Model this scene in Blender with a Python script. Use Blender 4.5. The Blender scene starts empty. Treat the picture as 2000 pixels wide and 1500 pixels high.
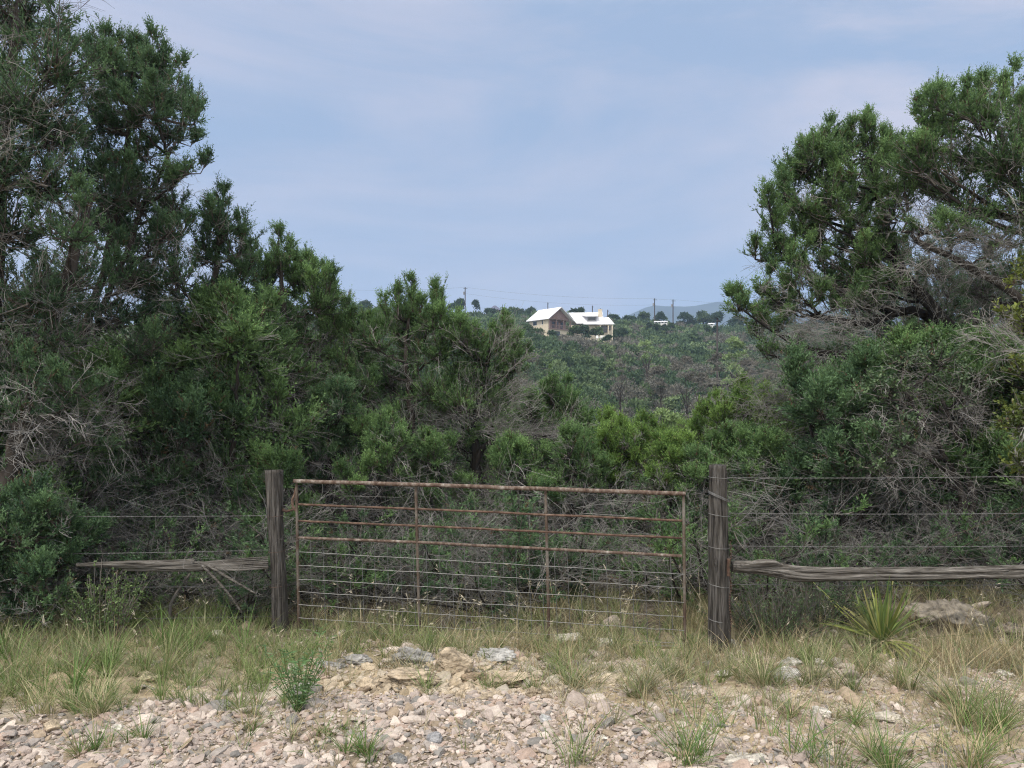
import bpy, bmesh, math, random
import numpy as np
from mathutils import Vector, noise as mnoise

# ------------------------------------------------------------------ scene, camera, light
S = bpy.context.scene
COL = S.collection
FPX, HOR, CAMZ = 1400.0, 780.0, 2.24          # focal length (px of a 2000 px wide frame), horizon row, eye height
cd = bpy.data.cameras.new("camera")
cam = bpy.data.objects.new("camera", cd)
COL.objects.link(cam)
cam.location = (0, 0, CAMZ)
cam.rotation_euler = (math.radians(90), 0, 0)
cd.sensor_width = 36.0
cd.lens = 36.0 * FPX / 2000.0
cd.shift_y = (HOR - 750.0) / 2000.0
cd.clip_start, cd.clip_end = 0.1, 20000
S.camera = cam

SUN = Vector((-0.36, -0.42, 0.84)).normalized()
SUN_EL, SUN_AZ = math.asin(SUN.z), math.atan2(SUN.x, SUN.y)
w = bpy.data.worlds.new("World")
S.world = w
w.use_nodes = True
nt = w.node_tree
nt.nodes.clear()


def nd(t, tree, **kw):
    n = tree.nodes.new(t)
    for k, v in kw.items():
        setattr(n, k, v)
    return n


wo = nd('ShaderNodeOutputWorld', nt)
sky = nd('ShaderNodeTexSky', nt, sky_type='NISHITA', sun_disc=False)
sky.sun_elevation, sky.sun_rotation = SUN_EL, SUN_AZ
sky.altitude, sky.air_density, sky.dust_density, sky.ozone_density = 300, 1.3, 2.5, 1.0
b1 = nd('ShaderNodeBackground', nt)
b1.inputs[1].default_value = 0.06
nt.links.new(sky.outputs[0], b1.inputs[0])
tc = nd('ShaderNodeTexCoord', nt)
mp = nd('ShaderNodeMapping', nt)
mp.inputs['Scale'].default_value = (1.0, 1.0, 3.6)
mp.inputs['Location'].default_value = (0.35, 0.0, 0.2)
nt.links.new(tc.outputs['Generated'], mp.inputs[0])
nz = nd('ShaderNodeTexNoise', nt)
nz.inputs['Scale'].default_value, nz.inputs['Detail'].default_value, nz.inputs['Roughness'].default_value = 1.7, 7, 0.56
nz.inputs['Distortion'].default_value = 0.5
nt.links.new(mp.outputs[0], nz.inputs[0])
cr = nd('ShaderNodeValToRGB', nt)
cr.color_ramp.elements[0].position, cr.color_ramp.elements[0].color = 0.40, (0.300, 0.398, 0.575, 1)
cr.color_ramp.elements[1].position, cr.color_ramp.elements[1].color = 0.62, (0.500, 0.510, 0.625, 1)
nt.links.new(nz.outputs[0], cr.inputs[0])
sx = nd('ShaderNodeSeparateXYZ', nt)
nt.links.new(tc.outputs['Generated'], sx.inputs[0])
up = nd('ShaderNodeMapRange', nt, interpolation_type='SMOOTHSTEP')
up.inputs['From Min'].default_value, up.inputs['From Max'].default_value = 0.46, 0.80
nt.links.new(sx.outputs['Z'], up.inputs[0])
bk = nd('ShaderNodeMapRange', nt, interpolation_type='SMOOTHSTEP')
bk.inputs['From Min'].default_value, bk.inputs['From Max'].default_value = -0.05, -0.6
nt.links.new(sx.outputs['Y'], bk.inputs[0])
wh = nd('ShaderNodeMath', nt, operation='MAXIMUM')  # unseen sky overhead and behind the camera, whitened to lift the shadows
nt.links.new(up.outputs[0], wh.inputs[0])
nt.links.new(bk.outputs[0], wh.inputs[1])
# a pale warm bank of cloud high on the right
pv = nd('ShaderNodeVectorMath', nt, operation='DISTANCE')
pv.inputs[1].default_value = (0.49, 0.79, 0.385)
nt.links.new(tc.outputs['Generated'], pv.inputs[0])
pk = nd('ShaderNodeMapRange', nt, interpolation_type='SMOOTHSTEP')
pk.inputs['From Min'].default_value, pk.inputs['From Max'].default_value = 0.34, 0.02
nt.links.new(pv.outputs['Value'], pk.inputs[0])
pn = nd('ShaderNodeMath', nt, operation='MULTIPLY')
nt.links.new(pk.outputs[0], pn.inputs[0])
pb = nd('ShaderNodeMapRange', nt)
pb.inputs['From Min'].default_value, pb.inputs['From Max'].default_value = 0.35, 0.62
nt.links.new(nz.outputs[0], pb.inputs[0])
nt.links.new(pb.outputs[0], pn.inputs[1])
c1 = nd('ShaderNodeMix', nt, data_type='RGBA')
c1.inputs['B'].default_value = (0.72, 0.64, 0.68, 1)
nt.links.new(pn.outputs[0], c1.inputs['Factor'])
nt.links.new(cr.outputs[0], c1.inputs['A'])
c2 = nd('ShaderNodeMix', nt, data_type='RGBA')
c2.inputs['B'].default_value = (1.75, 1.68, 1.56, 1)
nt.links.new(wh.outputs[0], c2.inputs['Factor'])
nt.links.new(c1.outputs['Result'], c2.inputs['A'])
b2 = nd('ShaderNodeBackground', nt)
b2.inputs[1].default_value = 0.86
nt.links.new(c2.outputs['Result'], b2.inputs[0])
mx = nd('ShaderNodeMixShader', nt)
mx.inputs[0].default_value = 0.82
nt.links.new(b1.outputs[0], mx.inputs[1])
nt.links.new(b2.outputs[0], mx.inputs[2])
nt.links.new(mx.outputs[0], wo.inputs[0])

sl = bpy.data.lights.new("sun", 'SUN')
sl.energy, sl.angle, sl.color = 2.0, math.radians(2.5), (1.0, 0.93, 0.83)
so = bpy.data.objects.new("sun", sl)
COL.objects.link(so)
so.rotation_euler = SUN.to_track_quat('Z', 'Y').to_euler()
so.location = (-30, 0, 60)

S.view_settings.view_transform, S.view_settings.look = 'Standard', 'None'
S.view_settings.exposure, S.view_settings.gamma = 0.54, 1.0
S.render.engine = 'CYCLES'
cy = S.cycles
cy.max_bounces, cy.diffuse_bounces, cy.glossy_bounces, cy.transmission_bounces, cy.volume_bounces = 5, 3, 2, 3, 1
cy.transparent_max_bounces = 8
cy.use_denoising = True
cy.denoiser = 'OPENIMAGEDENOISE'
cy.denoising_prefilter = 'NONE'
cy.pixel_filter_type, cy.filter_width = 'BLACKMAN_HARRIS', 1.15
cy.use_adaptive_sampling = True
cy.adaptive_threshold = 0.02
cy.sample_clamp_indirect = 4.0


# ------------------------------------------------------------------ helpers
def lerp(a, b, t):
    return a + (b - a) * t


def at(px, py, D):
    return np.array([(px - 1000.0) / FPX * D, D, CAMZ + (HOR - py) / FPX * D])


def unit(v):
    return v / np.maximum(np.linalg.norm(v, axis=-1, keepdims=True), 1e-9)


_T = np.random.default_rng(7).random((256, 256))


def vnoise(x, y):
    x, y = np.asarray(x, float), np.asarray(y, float)
    xi, yi = np.floor(x).astype(int), np.floor(y).astype(int)
    fx, fy = x - xi, y - yi
    fx, fy = fx * fx * (3 - 2 * fx), fy * fy * (3 - 2 * fy)
    a, b = _T[xi & 255, yi & 255], _T[(xi + 1) & 255, yi & 255]
    c, d = _T[xi & 255, (yi + 1) & 255], _T[(xi + 1) & 255, (yi + 1) & 255]
    return lerp(lerp(a, b, fx), lerp(c, d, fx), fy)


def fbm(x, y, o=4):
    s, a, t = 0, 0.5, 0
    for k in range(o):
        s = s + a * vnoise(x * 2 ** k + 17.3 * k, y * 2 ** k + 9.1 * k)
        t += a
        a *= 0.5
    return s / t


YK = [-60, 3.3, 4.3, 5.0, 6.6, 8.5, 13, 28, 50, 72, 95, 130, 165, 190, 225, 262, 300, 420, 900]
ZK = [.42, .38, .34, .22, .0, -.05, -.25, -1.6, -4.4, -4.6, -1.2, 7.2, 14.6, 18.6, 23.6, 30.2, 31.0, 10, -30]


def gz(x, y):
    x, y = np.asarray(x, float), np.asarray(y, float)
    z = np.interp(y, YK, ZK)
    near = np.clip(1 - (y - 9) / 8, 0, 1)
    z = z + near * ((fbm(x * 1.3 + 40, y * 1.3 + 11, 4) - .5) * .16 + (fbm(x * 6 + 3, y * 6, 2) - .5) * .035 * (y > 4.4))
    hump = np.exp(-(((x + .35) / .75) ** 2) - ((y - 5.75) / .38) ** 2) * .10          # the ledge in front of the gate
    bank = np.exp(-(((x - 4.6) / 1.2) ** 2) - ((y - 7.4) / .9) ** 2) * .22            # soil bank at the boulder
    far = np.clip((y - 30) / 120, 0, 1)
    ridge = far * ((fbm(x / 38 + 5, y / 38, 3) - .5) * 3.2 - np.clip((x / np.maximum(y, 1) - .05) / .25, 0, 1) * 4.2)
    return z + near * (hump + bank) + ridge


def ground_pt(px, py):
    D = np.concatenate([np.arange(2.5, 30, .01), np.arange(30, 420, .25)])
    X, Z = (px - 1000) / FPX * D, CAMZ + (HOR - py) / FPX * D
    hit = np.nonzero(gz(X, D) >= Z)[0]
    i = hit[0] if len(hit) else len(D) - 1
    return np.array([X[i], D[i], float(gz(X[i], D[i]))])


def tag(o, label=None, cat=None, group=None, kind=None):
    if label: o["label"] = label
    if cat: o["category"] = cat
    if group: o["group"] = group
    if kind: o["kind"] = kind
    return o


def empty(name, loc, label, cat, group=None):
    o = bpy.data.objects.new(name, None)
    COL.objects.link(o)
    o.location = tuple(float(v) for v in loc)
    o.empty_display_size = 0.2
    return tag(o, label, cat, group)


def copy_tree(o, parent=None):
    c = o.copy()
    COL.objects.link(c)
    if parent is not None:
        c.parent = parent
    for ch in list(o.children):
        copy_tree(ch, c)
    return c


class MB:
    """collects vertices, quads, triangles and a colour per vertex, in world space"""

    def __init__(s):
        s.V, s.Q, s.T, s.C, s.n = [], [], [], [], 0

    def add(s, V, Q=None, T=None, C=(1, 1, 1)):
        V = np.asarray(V, np.float32).reshape(-1, 3)
        if len(V) == 0:
            return
        s.V.append(V)
        if Q is not None and len(Q): s.Q.append(np.asarray(Q, np.int64).reshape(-1, 4) + s.n)
        if T is not None and len(T): s.T.append(np.asarray(T, np.int64).reshape(-1, 3) + s.n)
        C = np.asarray(C, np.float32)
        s.C.append(np.broadcast_to(C, V.shape) if C.ndim == 1 else C)
        s.n += len(V)

    def box(s, c, h, R=None, C=(1, 1, 1)):
        v = np.array([[i, j, k] for i in (-1, 1) for j in (-1, 1) for k in (-1, 1)], float) * np.asarray(h, float)
        if R is not None:
            v = v @ np.asarray(R).T
        s.add(v + np.asarray(c, float), [[0, 1, 3, 2], [4, 6, 7, 5], [0, 4, 5, 1], [2, 3, 7, 6], [0, 2, 6, 4], [1, 5, 7, 3]], C=C)

    def poly(s, pts, C=(1, 1, 1)):
        pts = np.asarray(pts, float)
        n = len(pts)
        if n == 4:
            s.add(pts, Q=[[0, 1, 2, 3]], C=C)
        else:
            s.add(pts, T=[[0, i, i + 1] for i in range(1, n - 1)], C=C)

    def tubes(s, P, R, sides=3, C=(1, 1, 1), cap=False):
        """P (N,K,3) centre lines, R (N,K) radii, C colour (3,) or (N,3)"""
        P = np.asarray(P, float)
        if P.ndim == 2: P = P[None]
        N, K = P.shape[:2]
        if N == 0: return
        R = np.broadcast_to(np.asarray(R, float), (N, K))
        t = np.empty_like(P)
        t[:, 1:-1] = P[:, 2:] - P[:, :-2]
        t[:, 0], t[:, -1] = P[:, 1] - P[:, 0], P[:, -1] - P[:, -2]
        t = unit(t)
        m = unit(P[:, -1] - P[:, 0])
        ref = np.where(np.abs(m[:, 2:3]) > .8, np.array([[1., 0, 0]]), np.array([[0, 0, 1.]]))[:, None, :]
        u = unit(np.cross(t, np.broadcast_to(ref, t.shape)))
        v = np.cross(t, u)
        a = np.arange(sides) * 2 * np.pi / sides
        V = P[:, :, None] + R[:, :, None, None] * (np.cos(a)[:, None] * u[:, :, None] + np.sin(a)[:, None] * v[:, :, None])
        k, j = np.meshgrid(np.arange(K - 1), np.arange(sides), indexing='ij')
        j2 = (j + 1) % sides
        q = np.stack([k * sides + j, (k + 1) * sides + j, (k + 1) * sides + j2, k * sides + j2], -1).reshape(-1, 4)
        Q = (q[None] + (np.arange(N) * K * sides)[:, None, None]).reshape(-1, 4)
        C = np.asarray(C, float)
        if C.ndim == 2: C = np.repeat(C, K * sides, axis=0)
        T = None
        if cap:
            f = [[0, i + 1, i] for i in range(1, sides - 1)] + [[(K - 1) * sides, (K - 1) * sides + i, (K - 1) * sides + i + 1] for i in range(1, sides - 1)]
            T = (np.array(f)[None] + (np.arange(N) * K * sides)[:, None, None]).reshape(-1, 3)
        s.add(V.reshape(-1, 3), Q, T, C)

    def build(s, name, m, parent=None, smooth=False, origin=None, flat=False):
        V = np.concatenate(s.V) if s.V else np.zeros((0, 3), np.float32)
        if origin is None and parent is not None: origin = parent.location
        V = V - np.asarray(origin if origin is not None else (0, 0, 0), np.float32)
        Q = np.concatenate(s.Q) if s.Q else np.zeros((0, 4), np.int64)
        T = np.concatenate(s.T) if s.T else np.zeros((0, 3), np.int64)
        me = bpy.data.meshes.new(name)
        me.vertices.add(len(V))
        me.vertices.foreach_set('co', V.astype(np.float32).ravel())
        me.loops.add(Q.size + T.size)
        me.loops.foreach_set('vertex_index', np.concatenate([Q.ravel(), T.ravel()]).astype(np.int32))
        me.polygons.add(len(Q) + len(T))
        ls = np.concatenate([np.arange(len(Q)) * 4, Q.size + np.arange(len(T)) * 3]).astype(np.int32)
        me.polygons.foreach_set('loop_start', ls)
        me.polygons.foreach_set('use_smooth', np.full(len(Q) + len(T), smooth))
        at_ = me.attributes.new('tint', 'FLOAT_COLOR', 'POINT')
        C = np.ones((len(V), 4), np.float32)
        C[:, :3] = np.concatenate(s.C)
        at_.data.foreach_set('color', C.ravel())
        me.update(calc_edges=True)
        me.validate()
        o = bpy.data.objects.new(name, me)
        COL.objects.link(o)
        if parent is not None:
            o.parent = parent
        elif origin is not None:
            o.location = tuple(float(v) for v in origin)
        for x in (m if isinstance(m, (list, tuple)) else [m]):
            me.materials.append(x)
        return o


# ------------------------------------------------------------------ materials
def material(name, color=None, rough=.85, nscale=None, namp=.35, stretch=(1, 1, 1), bump=0.0, bscale=None, trans=0.0,
             ramp=None, metal=0.0, spec=0.25, detail=6, extra=None):
    """colour from `color`, or from the mesh's own tint when color is None, broken up by a noise; ramp = list of (pos, rgb)"""
    m = bpy.data.materials.new(name)
    m.use_nodes = True
    t = m.node_tree
    t.nodes.clear()
    out = nd('ShaderNodeOutputMaterial', t)
    bs = nd('ShaderNodeBsdfPrincipled', t)
    bs.inputs['Roughness'].default_value, bs.inputs['Metallic'].default_value = rough, metal
    bs.inputs['Specular IOR Level'].default_value = spec
    if color is None:
        a = nd('ShaderNodeAttribute', t, attribute_name='tint')
        c = a.outputs['Color']
    else:
        r = nd('ShaderNodeRGB', t)
        r.outputs[0].default_value = (*color, 1)
        c = r.outputs[0]
    co = nd('ShaderNodeTexCoord', t)
    mp = nd('ShaderNodeMapping', t)
    mp.inputs['Scale'].default_value = stretch
    t.links.new(co.outputs['Object'], mp.inputs[0])
    if nscale:
        n = nd('ShaderNodeTexNoise', t)
        n.inputs['Scale'].default_value, n.inputs['Detail'].default_value = nscale, detail
        n.inputs['Roughness'].default_value = .65
        t.links.new(mp.outputs[0], n.inputs[0])
        if ramp:
            rp = nd('ShaderNodeValToRGB', t)
            el = rp.color_ramp.elements
            while len(el) < len(ramp): el.new(.5)
            for e, (p, q) in zip(el, ramp): e.position, e.color = p, (*q, 1)
            t.links.new(n.outputs[0], rp.inputs[0])
            mul = nd('ShaderNodeMix', t, data_type='RGBA', blend_type='MULTIPLY')
            mul.inputs['Factor'].default_value = 1
            t.links.new(c, mul.inputs['A']); t.links.new(rp.outputs[0], mul.inputs['B'])
            c = mul.outputs['Result']
        else:
            mr = nd('ShaderNodeMapRange', t)
            mr.inputs['From Min'].default_value, mr.inputs['From Max'].default_value = .3, .7
            mr.inputs['To Min'].default_value, mr.inputs['To Max'].default_value = 1 - namp, 1 + namp
            t.links.new(n.outputs[0], mr.inputs[0])
            mul = nd('ShaderNodeVectorMath', t, operation='SCALE')
            t.links.new(c, mul.inputs[0]); t.links.new(mr.outputs[0], mul.inputs['Scale'])
            c = mul.outputs[0]
    t.links.new(c, bs.inputs['Base Color'])
    if bump:
        n2 = nd('ShaderNodeTexNoise', t)
        n2.inputs['Scale'].default_value, n2.inputs['Detail'].default_value = bscale or (nscale or 20) * 2, 8
        t.links.new(mp.outputs[0], n2.inputs[0])
        bp = nd('ShaderNodeBump', t)
        bp.inputs['Strength'].default_value, bp.inputs['Distance'].default_value = bump, .02
        t.links.new(n2.outputs[0], bp.inputs['Height'])
        t.links.new(bp.outputs[0], bs.inputs['Normal'])
    sh = bs.outputs[0]
    if trans:
        tr = nd('ShaderNodeBsdfTranslucent', t)
        t.links.new(c, tr.inputs[0])
        ms = nd('ShaderNodeMixShader', t)
        ms.inputs[0].default_value = trans
        t.links.new(sh, ms.inputs[1]); t.links.new(tr.outputs[0], ms.inputs[2])
        sh = ms.outputs[0]
    t.links.new(sh, out.inputs[0])
    return m


M = {}
M['leaf'] = material('juniper_foliage', None, rough=.6, trans=.34, spec=.3)
M['broadleaf'] = material('broad_leaf', None, rough=.45, trans=.25, spec=.4)
M['bark'] = material('juniper_bark', None, rough=.95, nscale=14, namp=.5, stretch=(1, 1, .25), bump=.6, bscale=30)
M['twig'] = material('dead_twig', None, rough=.9)
M['grass'] = material('grass_blades', None, rough=.6, trans=.25)
M['ground'] = material('ground_soil', None, rough=.97, nscale=9, namp=.38, bump=.55, bscale=60, detail=9)
M['pebble'] = material('limestone_gravel', None, rough=.9, nscale=38, namp=.22, bump=.35, bscale=120)
M['rock'] = material('limestone', None, rough=.95, nscale=11, namp=.42, bump=.9, bscale=38, detail=10)
M['post'] = material('weathered_post', (1, 1, 1), rough=.95, nscale=15, stretch=(3.4, 3.4, .22), bump=1.0, bscale=30, detail=9,
                     ramp=[(.34, (.010, .009, .008)), (.46, (.050, .045, .040)), (.58, (.100, .093, .086)), (.76, (.22, .207, .193))])
M['log'] = material('weathered_log', (1, 1, 1), rough=.9, nscale=18, stretch=(.14, 3.0, 3.0), bump=1.0, bscale=36, detail=9,
                    ramp=[(.33, (.014, .012, .010)), (.45, (.085, .076, .066)), (.57, (.17, .158, .143)), (.76, (.36, .335, .31))])
M['rust'] = material('rusty_pipe', (1, 1, 1), rough=.75, nscale=13, stretch=(1.5, 1, 1), detail=9, bump=.25, bscale=80, spec=.3,
                     ramp=[(.36, (.060, .037, .027)), (.48, (.110, .074, .056)), (.59, (.19, .155, .130)), (.72, (.36, .33, .30))])
M['rust_dark'] = material('rusty_rail', (1, 1, 1), rough=.8, nscale=12, stretch=(1, 1, 1), detail=8, bump=.25, bscale=80, spec=.3,
                          ramp=[(.34, (.045, .027, .020)), (.50, (.10, .060, .043)), (.62, (.16, .108, .080)), (.74, (.26, .22, .195))])
M['rust_grey'] = material('grey_upright', (1, 1, 1), rough=.8, nscale=7, stretch=(1, 1, .6), detail=8, bump=.25, bscale=80, spec=.3,
                          ramp=[(.34, (.060, .036, .026)), (.47, (.100, .074, .056)), (.58, (.15, .132, .112)), (.74, (.24, .225, .205))])
M['wire'] = material('galvanised_wire', (.16, .16, .158), rough=.5, nscale=15, namp=.4, metal=.35, spec=.5)
M['wire_rust'] = material('rusty_wire', (.10, .065, .05), rough=.8, nscale=30, namp=.5)
M['roof_white'] = material('white_metal_roof', (.70, .70, .73), rough=.45, nscale=.8, namp=.06, spec=.5)
M['stucco'] = material('cream_stucco', (.62, .54, .42), rough=.9, nscale=1.2, namp=.1)
M['gable'] = material('gable_boards', (.24, .165, .15), rough=.85, nscale=3, stretch=(1, 1, 4), namp=.3)
M['glass'] = material('dark_glass', (.03, .035, .04), rough=.1, spec=.6)
M['white'] = material('white_paint', (.78, .78, .76), rough=.6, nscale=2, namp=.08)
M['grey_wall'] = material('grey_boards', (.27, .27, .29), rough=.8, nscale=2, namp=.15)
M['pole'] = material('pole_wood', (.06, .05, .045), rough=.9, nscale=4, namp=.3)
M['blue_roof'] = material('blue_grey_roof', (.10, .11, .17), rough=.6, nscale=1, namp=.1)
M['far_hill'] = material('wooded_hill', (.022, .032, .024), rough=1, nscale=.012, namp=.5, detail=10)
M['canopy'] = material('woodland_canopy', None, rough=.8, trans=.12, spec=.2)

# ------------------------------------------------------------------ ground, hills


def spaced(segs):
    out = []
    for a, b, n in segs:
        out += list(np.linspace(a, b, n, endpoint=False))
    return out


def build_ground():
    gx = [5.5 * (1 + .045) ** k for k in range(0, 146)]
    xs = np.array(sorted([-v for v in gx] + spaced([(-5.5, 5.5, 260)]) + gx))
    ys = spaced([(-60, 0, 12), (0, 3, 10), (3, 8.6, 165)])
    y = 8.6
    while y < 3600:
        ys.append(y); y += max(.04, (y - 8) * .03)
    ys = np.array(ys)
    X, Y = np.meshgrid(xs, ys)
    Z = gz(X, Y)
    n1, n2, n3 = fbm(X * 1.1 + 7, Y * 1.1, 4), fbm(X * 3.3, Y * 3.3 + 30, 4), fbm(X * .35 + 90, Y * .6, 3)
    tan, pale, litter, wood = (np.array(c) for c in ((.38, .305, .205), (.46, .405, .335), (.085, .068, .052), (.075, .092, .048)))
    f = lambda v: np.clip(v, 0, 1)[..., None]
    C = lerp(tan, pale, f((n1 - .42) * 5))
    C = lerp(C, np.array((.22, .185, .135)), f((n2 - .50) * 5) * .75)
    C = lerp(C, np.array((.19, .16, .125)), f((4.55 - Y) / .4) * f((1.2 - X) / .8) * .8)       # dirt under the gravel, its colour darkened for the shade in the gaps
    C = lerp(C, np.array((.17, .15, .085)), f((Y - 5.3) / .8) * f((1.4 - X) / 2.5) * .8)       # thin soil and litter under the grass
    C = lerp(C, litter, f((Y - 6.4) / .8) * f(1.35 - (n2 - .45) * 2.2))
    C = lerp(C, wood, f((Y - 22) / 30) * f(.75 + n3))
    V = np.stack([X, Y, Z], -1).reshape(-1, 3)
    ny, nx = X.shape
    i, j = np.meshgrid(np.arange(ny - 1), np.arange(nx - 1), indexing='ij')
    Q = np.stack([i * nx + j, i * nx + j + 1, (i + 1) * nx + j + 1, (i + 1) * nx + j], -1).reshape(-1, 4)
    b = MB()
    b.add(V, Q, C=C.reshape(-1, 3))
    tag(b.build('ground', M['ground'], smooth=True), kind='structure')

    # far hills: a long low range
    xs = np.linspace(-3000, 3400, 220)
    ys = np.array([1500, 1650, 1800, 1950, 2100, 2250, 2500, 2900, 3400.])
    X, Y = np.meshgrid(xs, ys)
    prof = np.interp(X / 2100 * 1400 + 1000, [-1200, 300, 700, 900, 1180, 1270, 1330, 1420, 1500, 1700, 3200],
                     [150, 205, 215, 216, 226, 274, 274, 288, 282, 256, 190])
    up = np.interp(Y, [1500, 1800, 2100, 2400, 3400], [-.1, .55, 1, .9, .3])
    Z = prof * up + (fbm(X / 130, Y / 130, 5) - .5) * 34 * up
    ny, nx = X.shape
    i, j = np.meshgrid(np.arange(ny - 1), np.arange(nx - 1), indexing='ij')
    Q = np.stack([i * nx + j, i * nx + j + 1, (i + 1) * nx + j + 1, (i + 1) * nx + j], -1).reshape(-1, 4)
    b = MB()
    b.add(np.stack([X, Y, Z], -1), Q)
    tag(b.build('hills', M['far_hill'], smooth=True), kind='structure')


build_ground()


# ------------------------------------------------------------------ trees
def kites(P, D, L, W, rng, N_=None):
    """small leaf-like quads: base P, direction D, length L, width W"""
    N = len(P)
    s = unit(np.cross(D, rng.normal(size=(N, 3)) if N_ is None else N_ + rng.normal(size=(N, 3)) * .45))
    m = P + D * (L * .5)[:, None]
    V = np.stack([P, m + s * (W * .5)[:, None], P + D * L[:, None], m - s * (W * .5)[:, None]], 1)
    return V.reshape(-1, 3), np.arange(N * 4).reshape(-1, 4)


def bend(O, D, L, Bv, K):
    t = np.linspace(0, 1, K)[None, :, None]
    return O[:, None] + D[:, None] * (L[:, None, None] * t) + Bv[:, None] * (L[:, None, None] * t * t)


def rdir(rng, n):
    return unit(rng.normal(size=(n, 3)))


PAL = {   # dark and light foliage of each kind
    'dark': ((.056, .108, .056), (.140, .235, .105)),
    'mid': ((.074, .138, .056), (.195, .315, .115)),
    'bright': ((.090, .165, .044), (.25, .385, .100)),
    'yellow': ((.070, .100, .022), (.22, .26, .055)),
    'oak': ((.065, .110, .055), (.15, .225, .10)),
    'pale': ((.10, .16, .060), (.22, .31, .12)),
}
BARK = (.055, .047, .041)
GREY = ((.095, .090, .086), (.34, .328, .312))


def foliage(fo, bk, O, Dv, L, rng, pal, nf, leaf, K=5, r0=.010, updir=.6, broad=False, cl=None, ctr=None):
    """leafy shoots: live twigs O,Dv,L each set with nf fronds of scale leaves"""
    n = len(O)
    Bv = rng.normal(size=(n, 3)) * .16 + np.array([0, 0, .28])
    P = bend(O, Dv, L, Bv, K)
    bk.tubes(P, np.linspace(r0, .003, K)[None], 3, C=np.array((.105, .095, .085)) * rng.uniform(.6, 1.7, (n, 1)))
    t = rng.uniform(.22, 1.0, (n, nf))
    f = t * (K - 1)
    i = np.minimum(f.astype(int), K - 2)
    fr = (f - i)[..., None]
    idx = np.arange(n)[:, None]
    pos = lerp(P[idx, i], P[idx, i + 1], fr).reshape(-1, 3)
    tan = unit(P[idx, i + 1] - P[idx, i]).reshape(-1, 3)
    fd = unit(tan * .8 + rdir(rng, len(pos)) * .70 + np.array([0, 0, updir]))
    fl = rng.uniform(.6, 1.35, len(pos)) * leaf * (2.1 if broad else 3.3)
    dk, lt = (np.array(c) for c in PAL[pal])
    if cl is None: cl = rng.normal(0, .22, n)
    k = np.clip(.36 + np.repeat(cl, nf) + rng.normal(0, .20, len(pos)), 0, 1.15)
    col = lerp(dk, lt, k[:, None])
    br = rng.random(len(pos)) < .035
    col[br] = np.array((.11, .080, .048)) * rng.uniform(.6, 1.3, (br.sum(), 1))
    ns = 6 if broad else 12
    s = rng.uniform(0, 1, (len(pos), ns))
    pp = (pos[:, None] + fd[:, None] * (fl[:, None] * s)[..., None]).reshape(-1, 3)
    sd = unit(np.repeat(fd, ns, 0) * (.55 if broad else 1.15) + rdir(rng, len(pp)) * .85)
    if broad:
        l, wd = rng.uniform(.7, 1.2, len(pp)) * leaf, rng.uniform(.45, .6, len(pp)) * leaf
    else:
        tp = (1.25 - .75 * s).reshape(-1)
        l, wd = rng.uniform(.6, 1.2, len(pp)) * leaf * tp, rng.uniform(.22, .34, len(pp)) * leaf * tp
    nn = unit((pp - ctr) * [1, 1, .8] + [0, 0, .12]) * .9 + [0, 0, .25] if ctr is not None else None
    V, Q = kites(pp, sd, l, wd, rng, nn)
    tipc = 1.0 if broad else (.70 + .62 * s.reshape(-1, 1))                        # paler new growth, with highlight and dark-gap contrast also put into the colour
    c = np.repeat(np.repeat(col, ns, 0) * rng.uniform(.75, 1.25, (len(pp), 1)) * tipc, 4, 0)
    fo.add(V, Q, C=c)


def dead_fan(tw, O, Dv, L, rng, kids=5, grand=3, r=.0048, grey=1.0, droop=.0):
    """grey leafless shoots that fork twice"""
    n = len(O)
    if n == 0: return
    g0, g1 = np.array(GREY[0]) * grey, np.array(GREY[1]) * grey
    K = 5
    P = bend(O, Dv, L, rng.normal(size=(n, 3)) * .14 + np.array([0, 0, droop]), K)
    c = lerp(g0, g1, rng.random((n, 1)))
    tw.tubes(P, np.linspace(r, r * .45, K)[None], 3, C=c)
    ti = rng.integers(1, K, (n, kids))
    O2 = P[np.arange(n)[:, None], ti].reshape(-1, 3)
    D2 = unit(np.repeat(Dv, kids, 0) + rdir(rng, n * kids) * .75)
    L2 = np.repeat(L, kids) * rng.uniform(.3, .65, n * kids)
    P2 = bend(O2, D2, L2, rng.normal(size=(n * kids, 3)) * .25 + np.array([0, 0, droop]), 4)
    c2 = np.repeat(c, kids, 0) * rng.uniform(.85, 1.2, (n * kids, 1))
    tw.tubes(P2, np.linspace(r * .6, r * .36, 4)[None], 3, C=c2)
    if grand:
        m = n * kids
        ti = rng.integers(1, 4, (m, grand))
        O3 = P2[np.arange(m)[:, None], ti].reshape(-1, 3)
        D3 = unit(np.repeat(D2, grand, 0) + rdir(rng, m * grand) * .8)
        L3 = np.repeat(L2, grand) * rng.uniform(.3, .7, m * grand)
        P3 = bend(O3, D3, L3, rng.normal(size=(m * grand, 3)) * .25, 3)
        tw.tubes(P3, np.linspace(r * .42, r * .3, 3)[None], 3, C=np.repeat(c2, grand, 0))


def path_pt(path, z):
    i = int(np.argmin(np.abs(path[:, 2] - z)))
    return i


def smooth_path(pts, n=24):
    pts = np.asarray(pts, float)
    d = np.r_[0, np.cumsum(np.linalg.norm(np.diff(pts, axis=0), axis=1))]
    t = np.linspace(0, d[-1], n)
    p = np.stack([np.interp(t, d, pts[:, k]) for k in range(3)], -1)
    for _ in range(2):
        p[1:-1] = (p[:-2] + 2 * p[1:-1] + p[2:]) / 4
    return p


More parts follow.
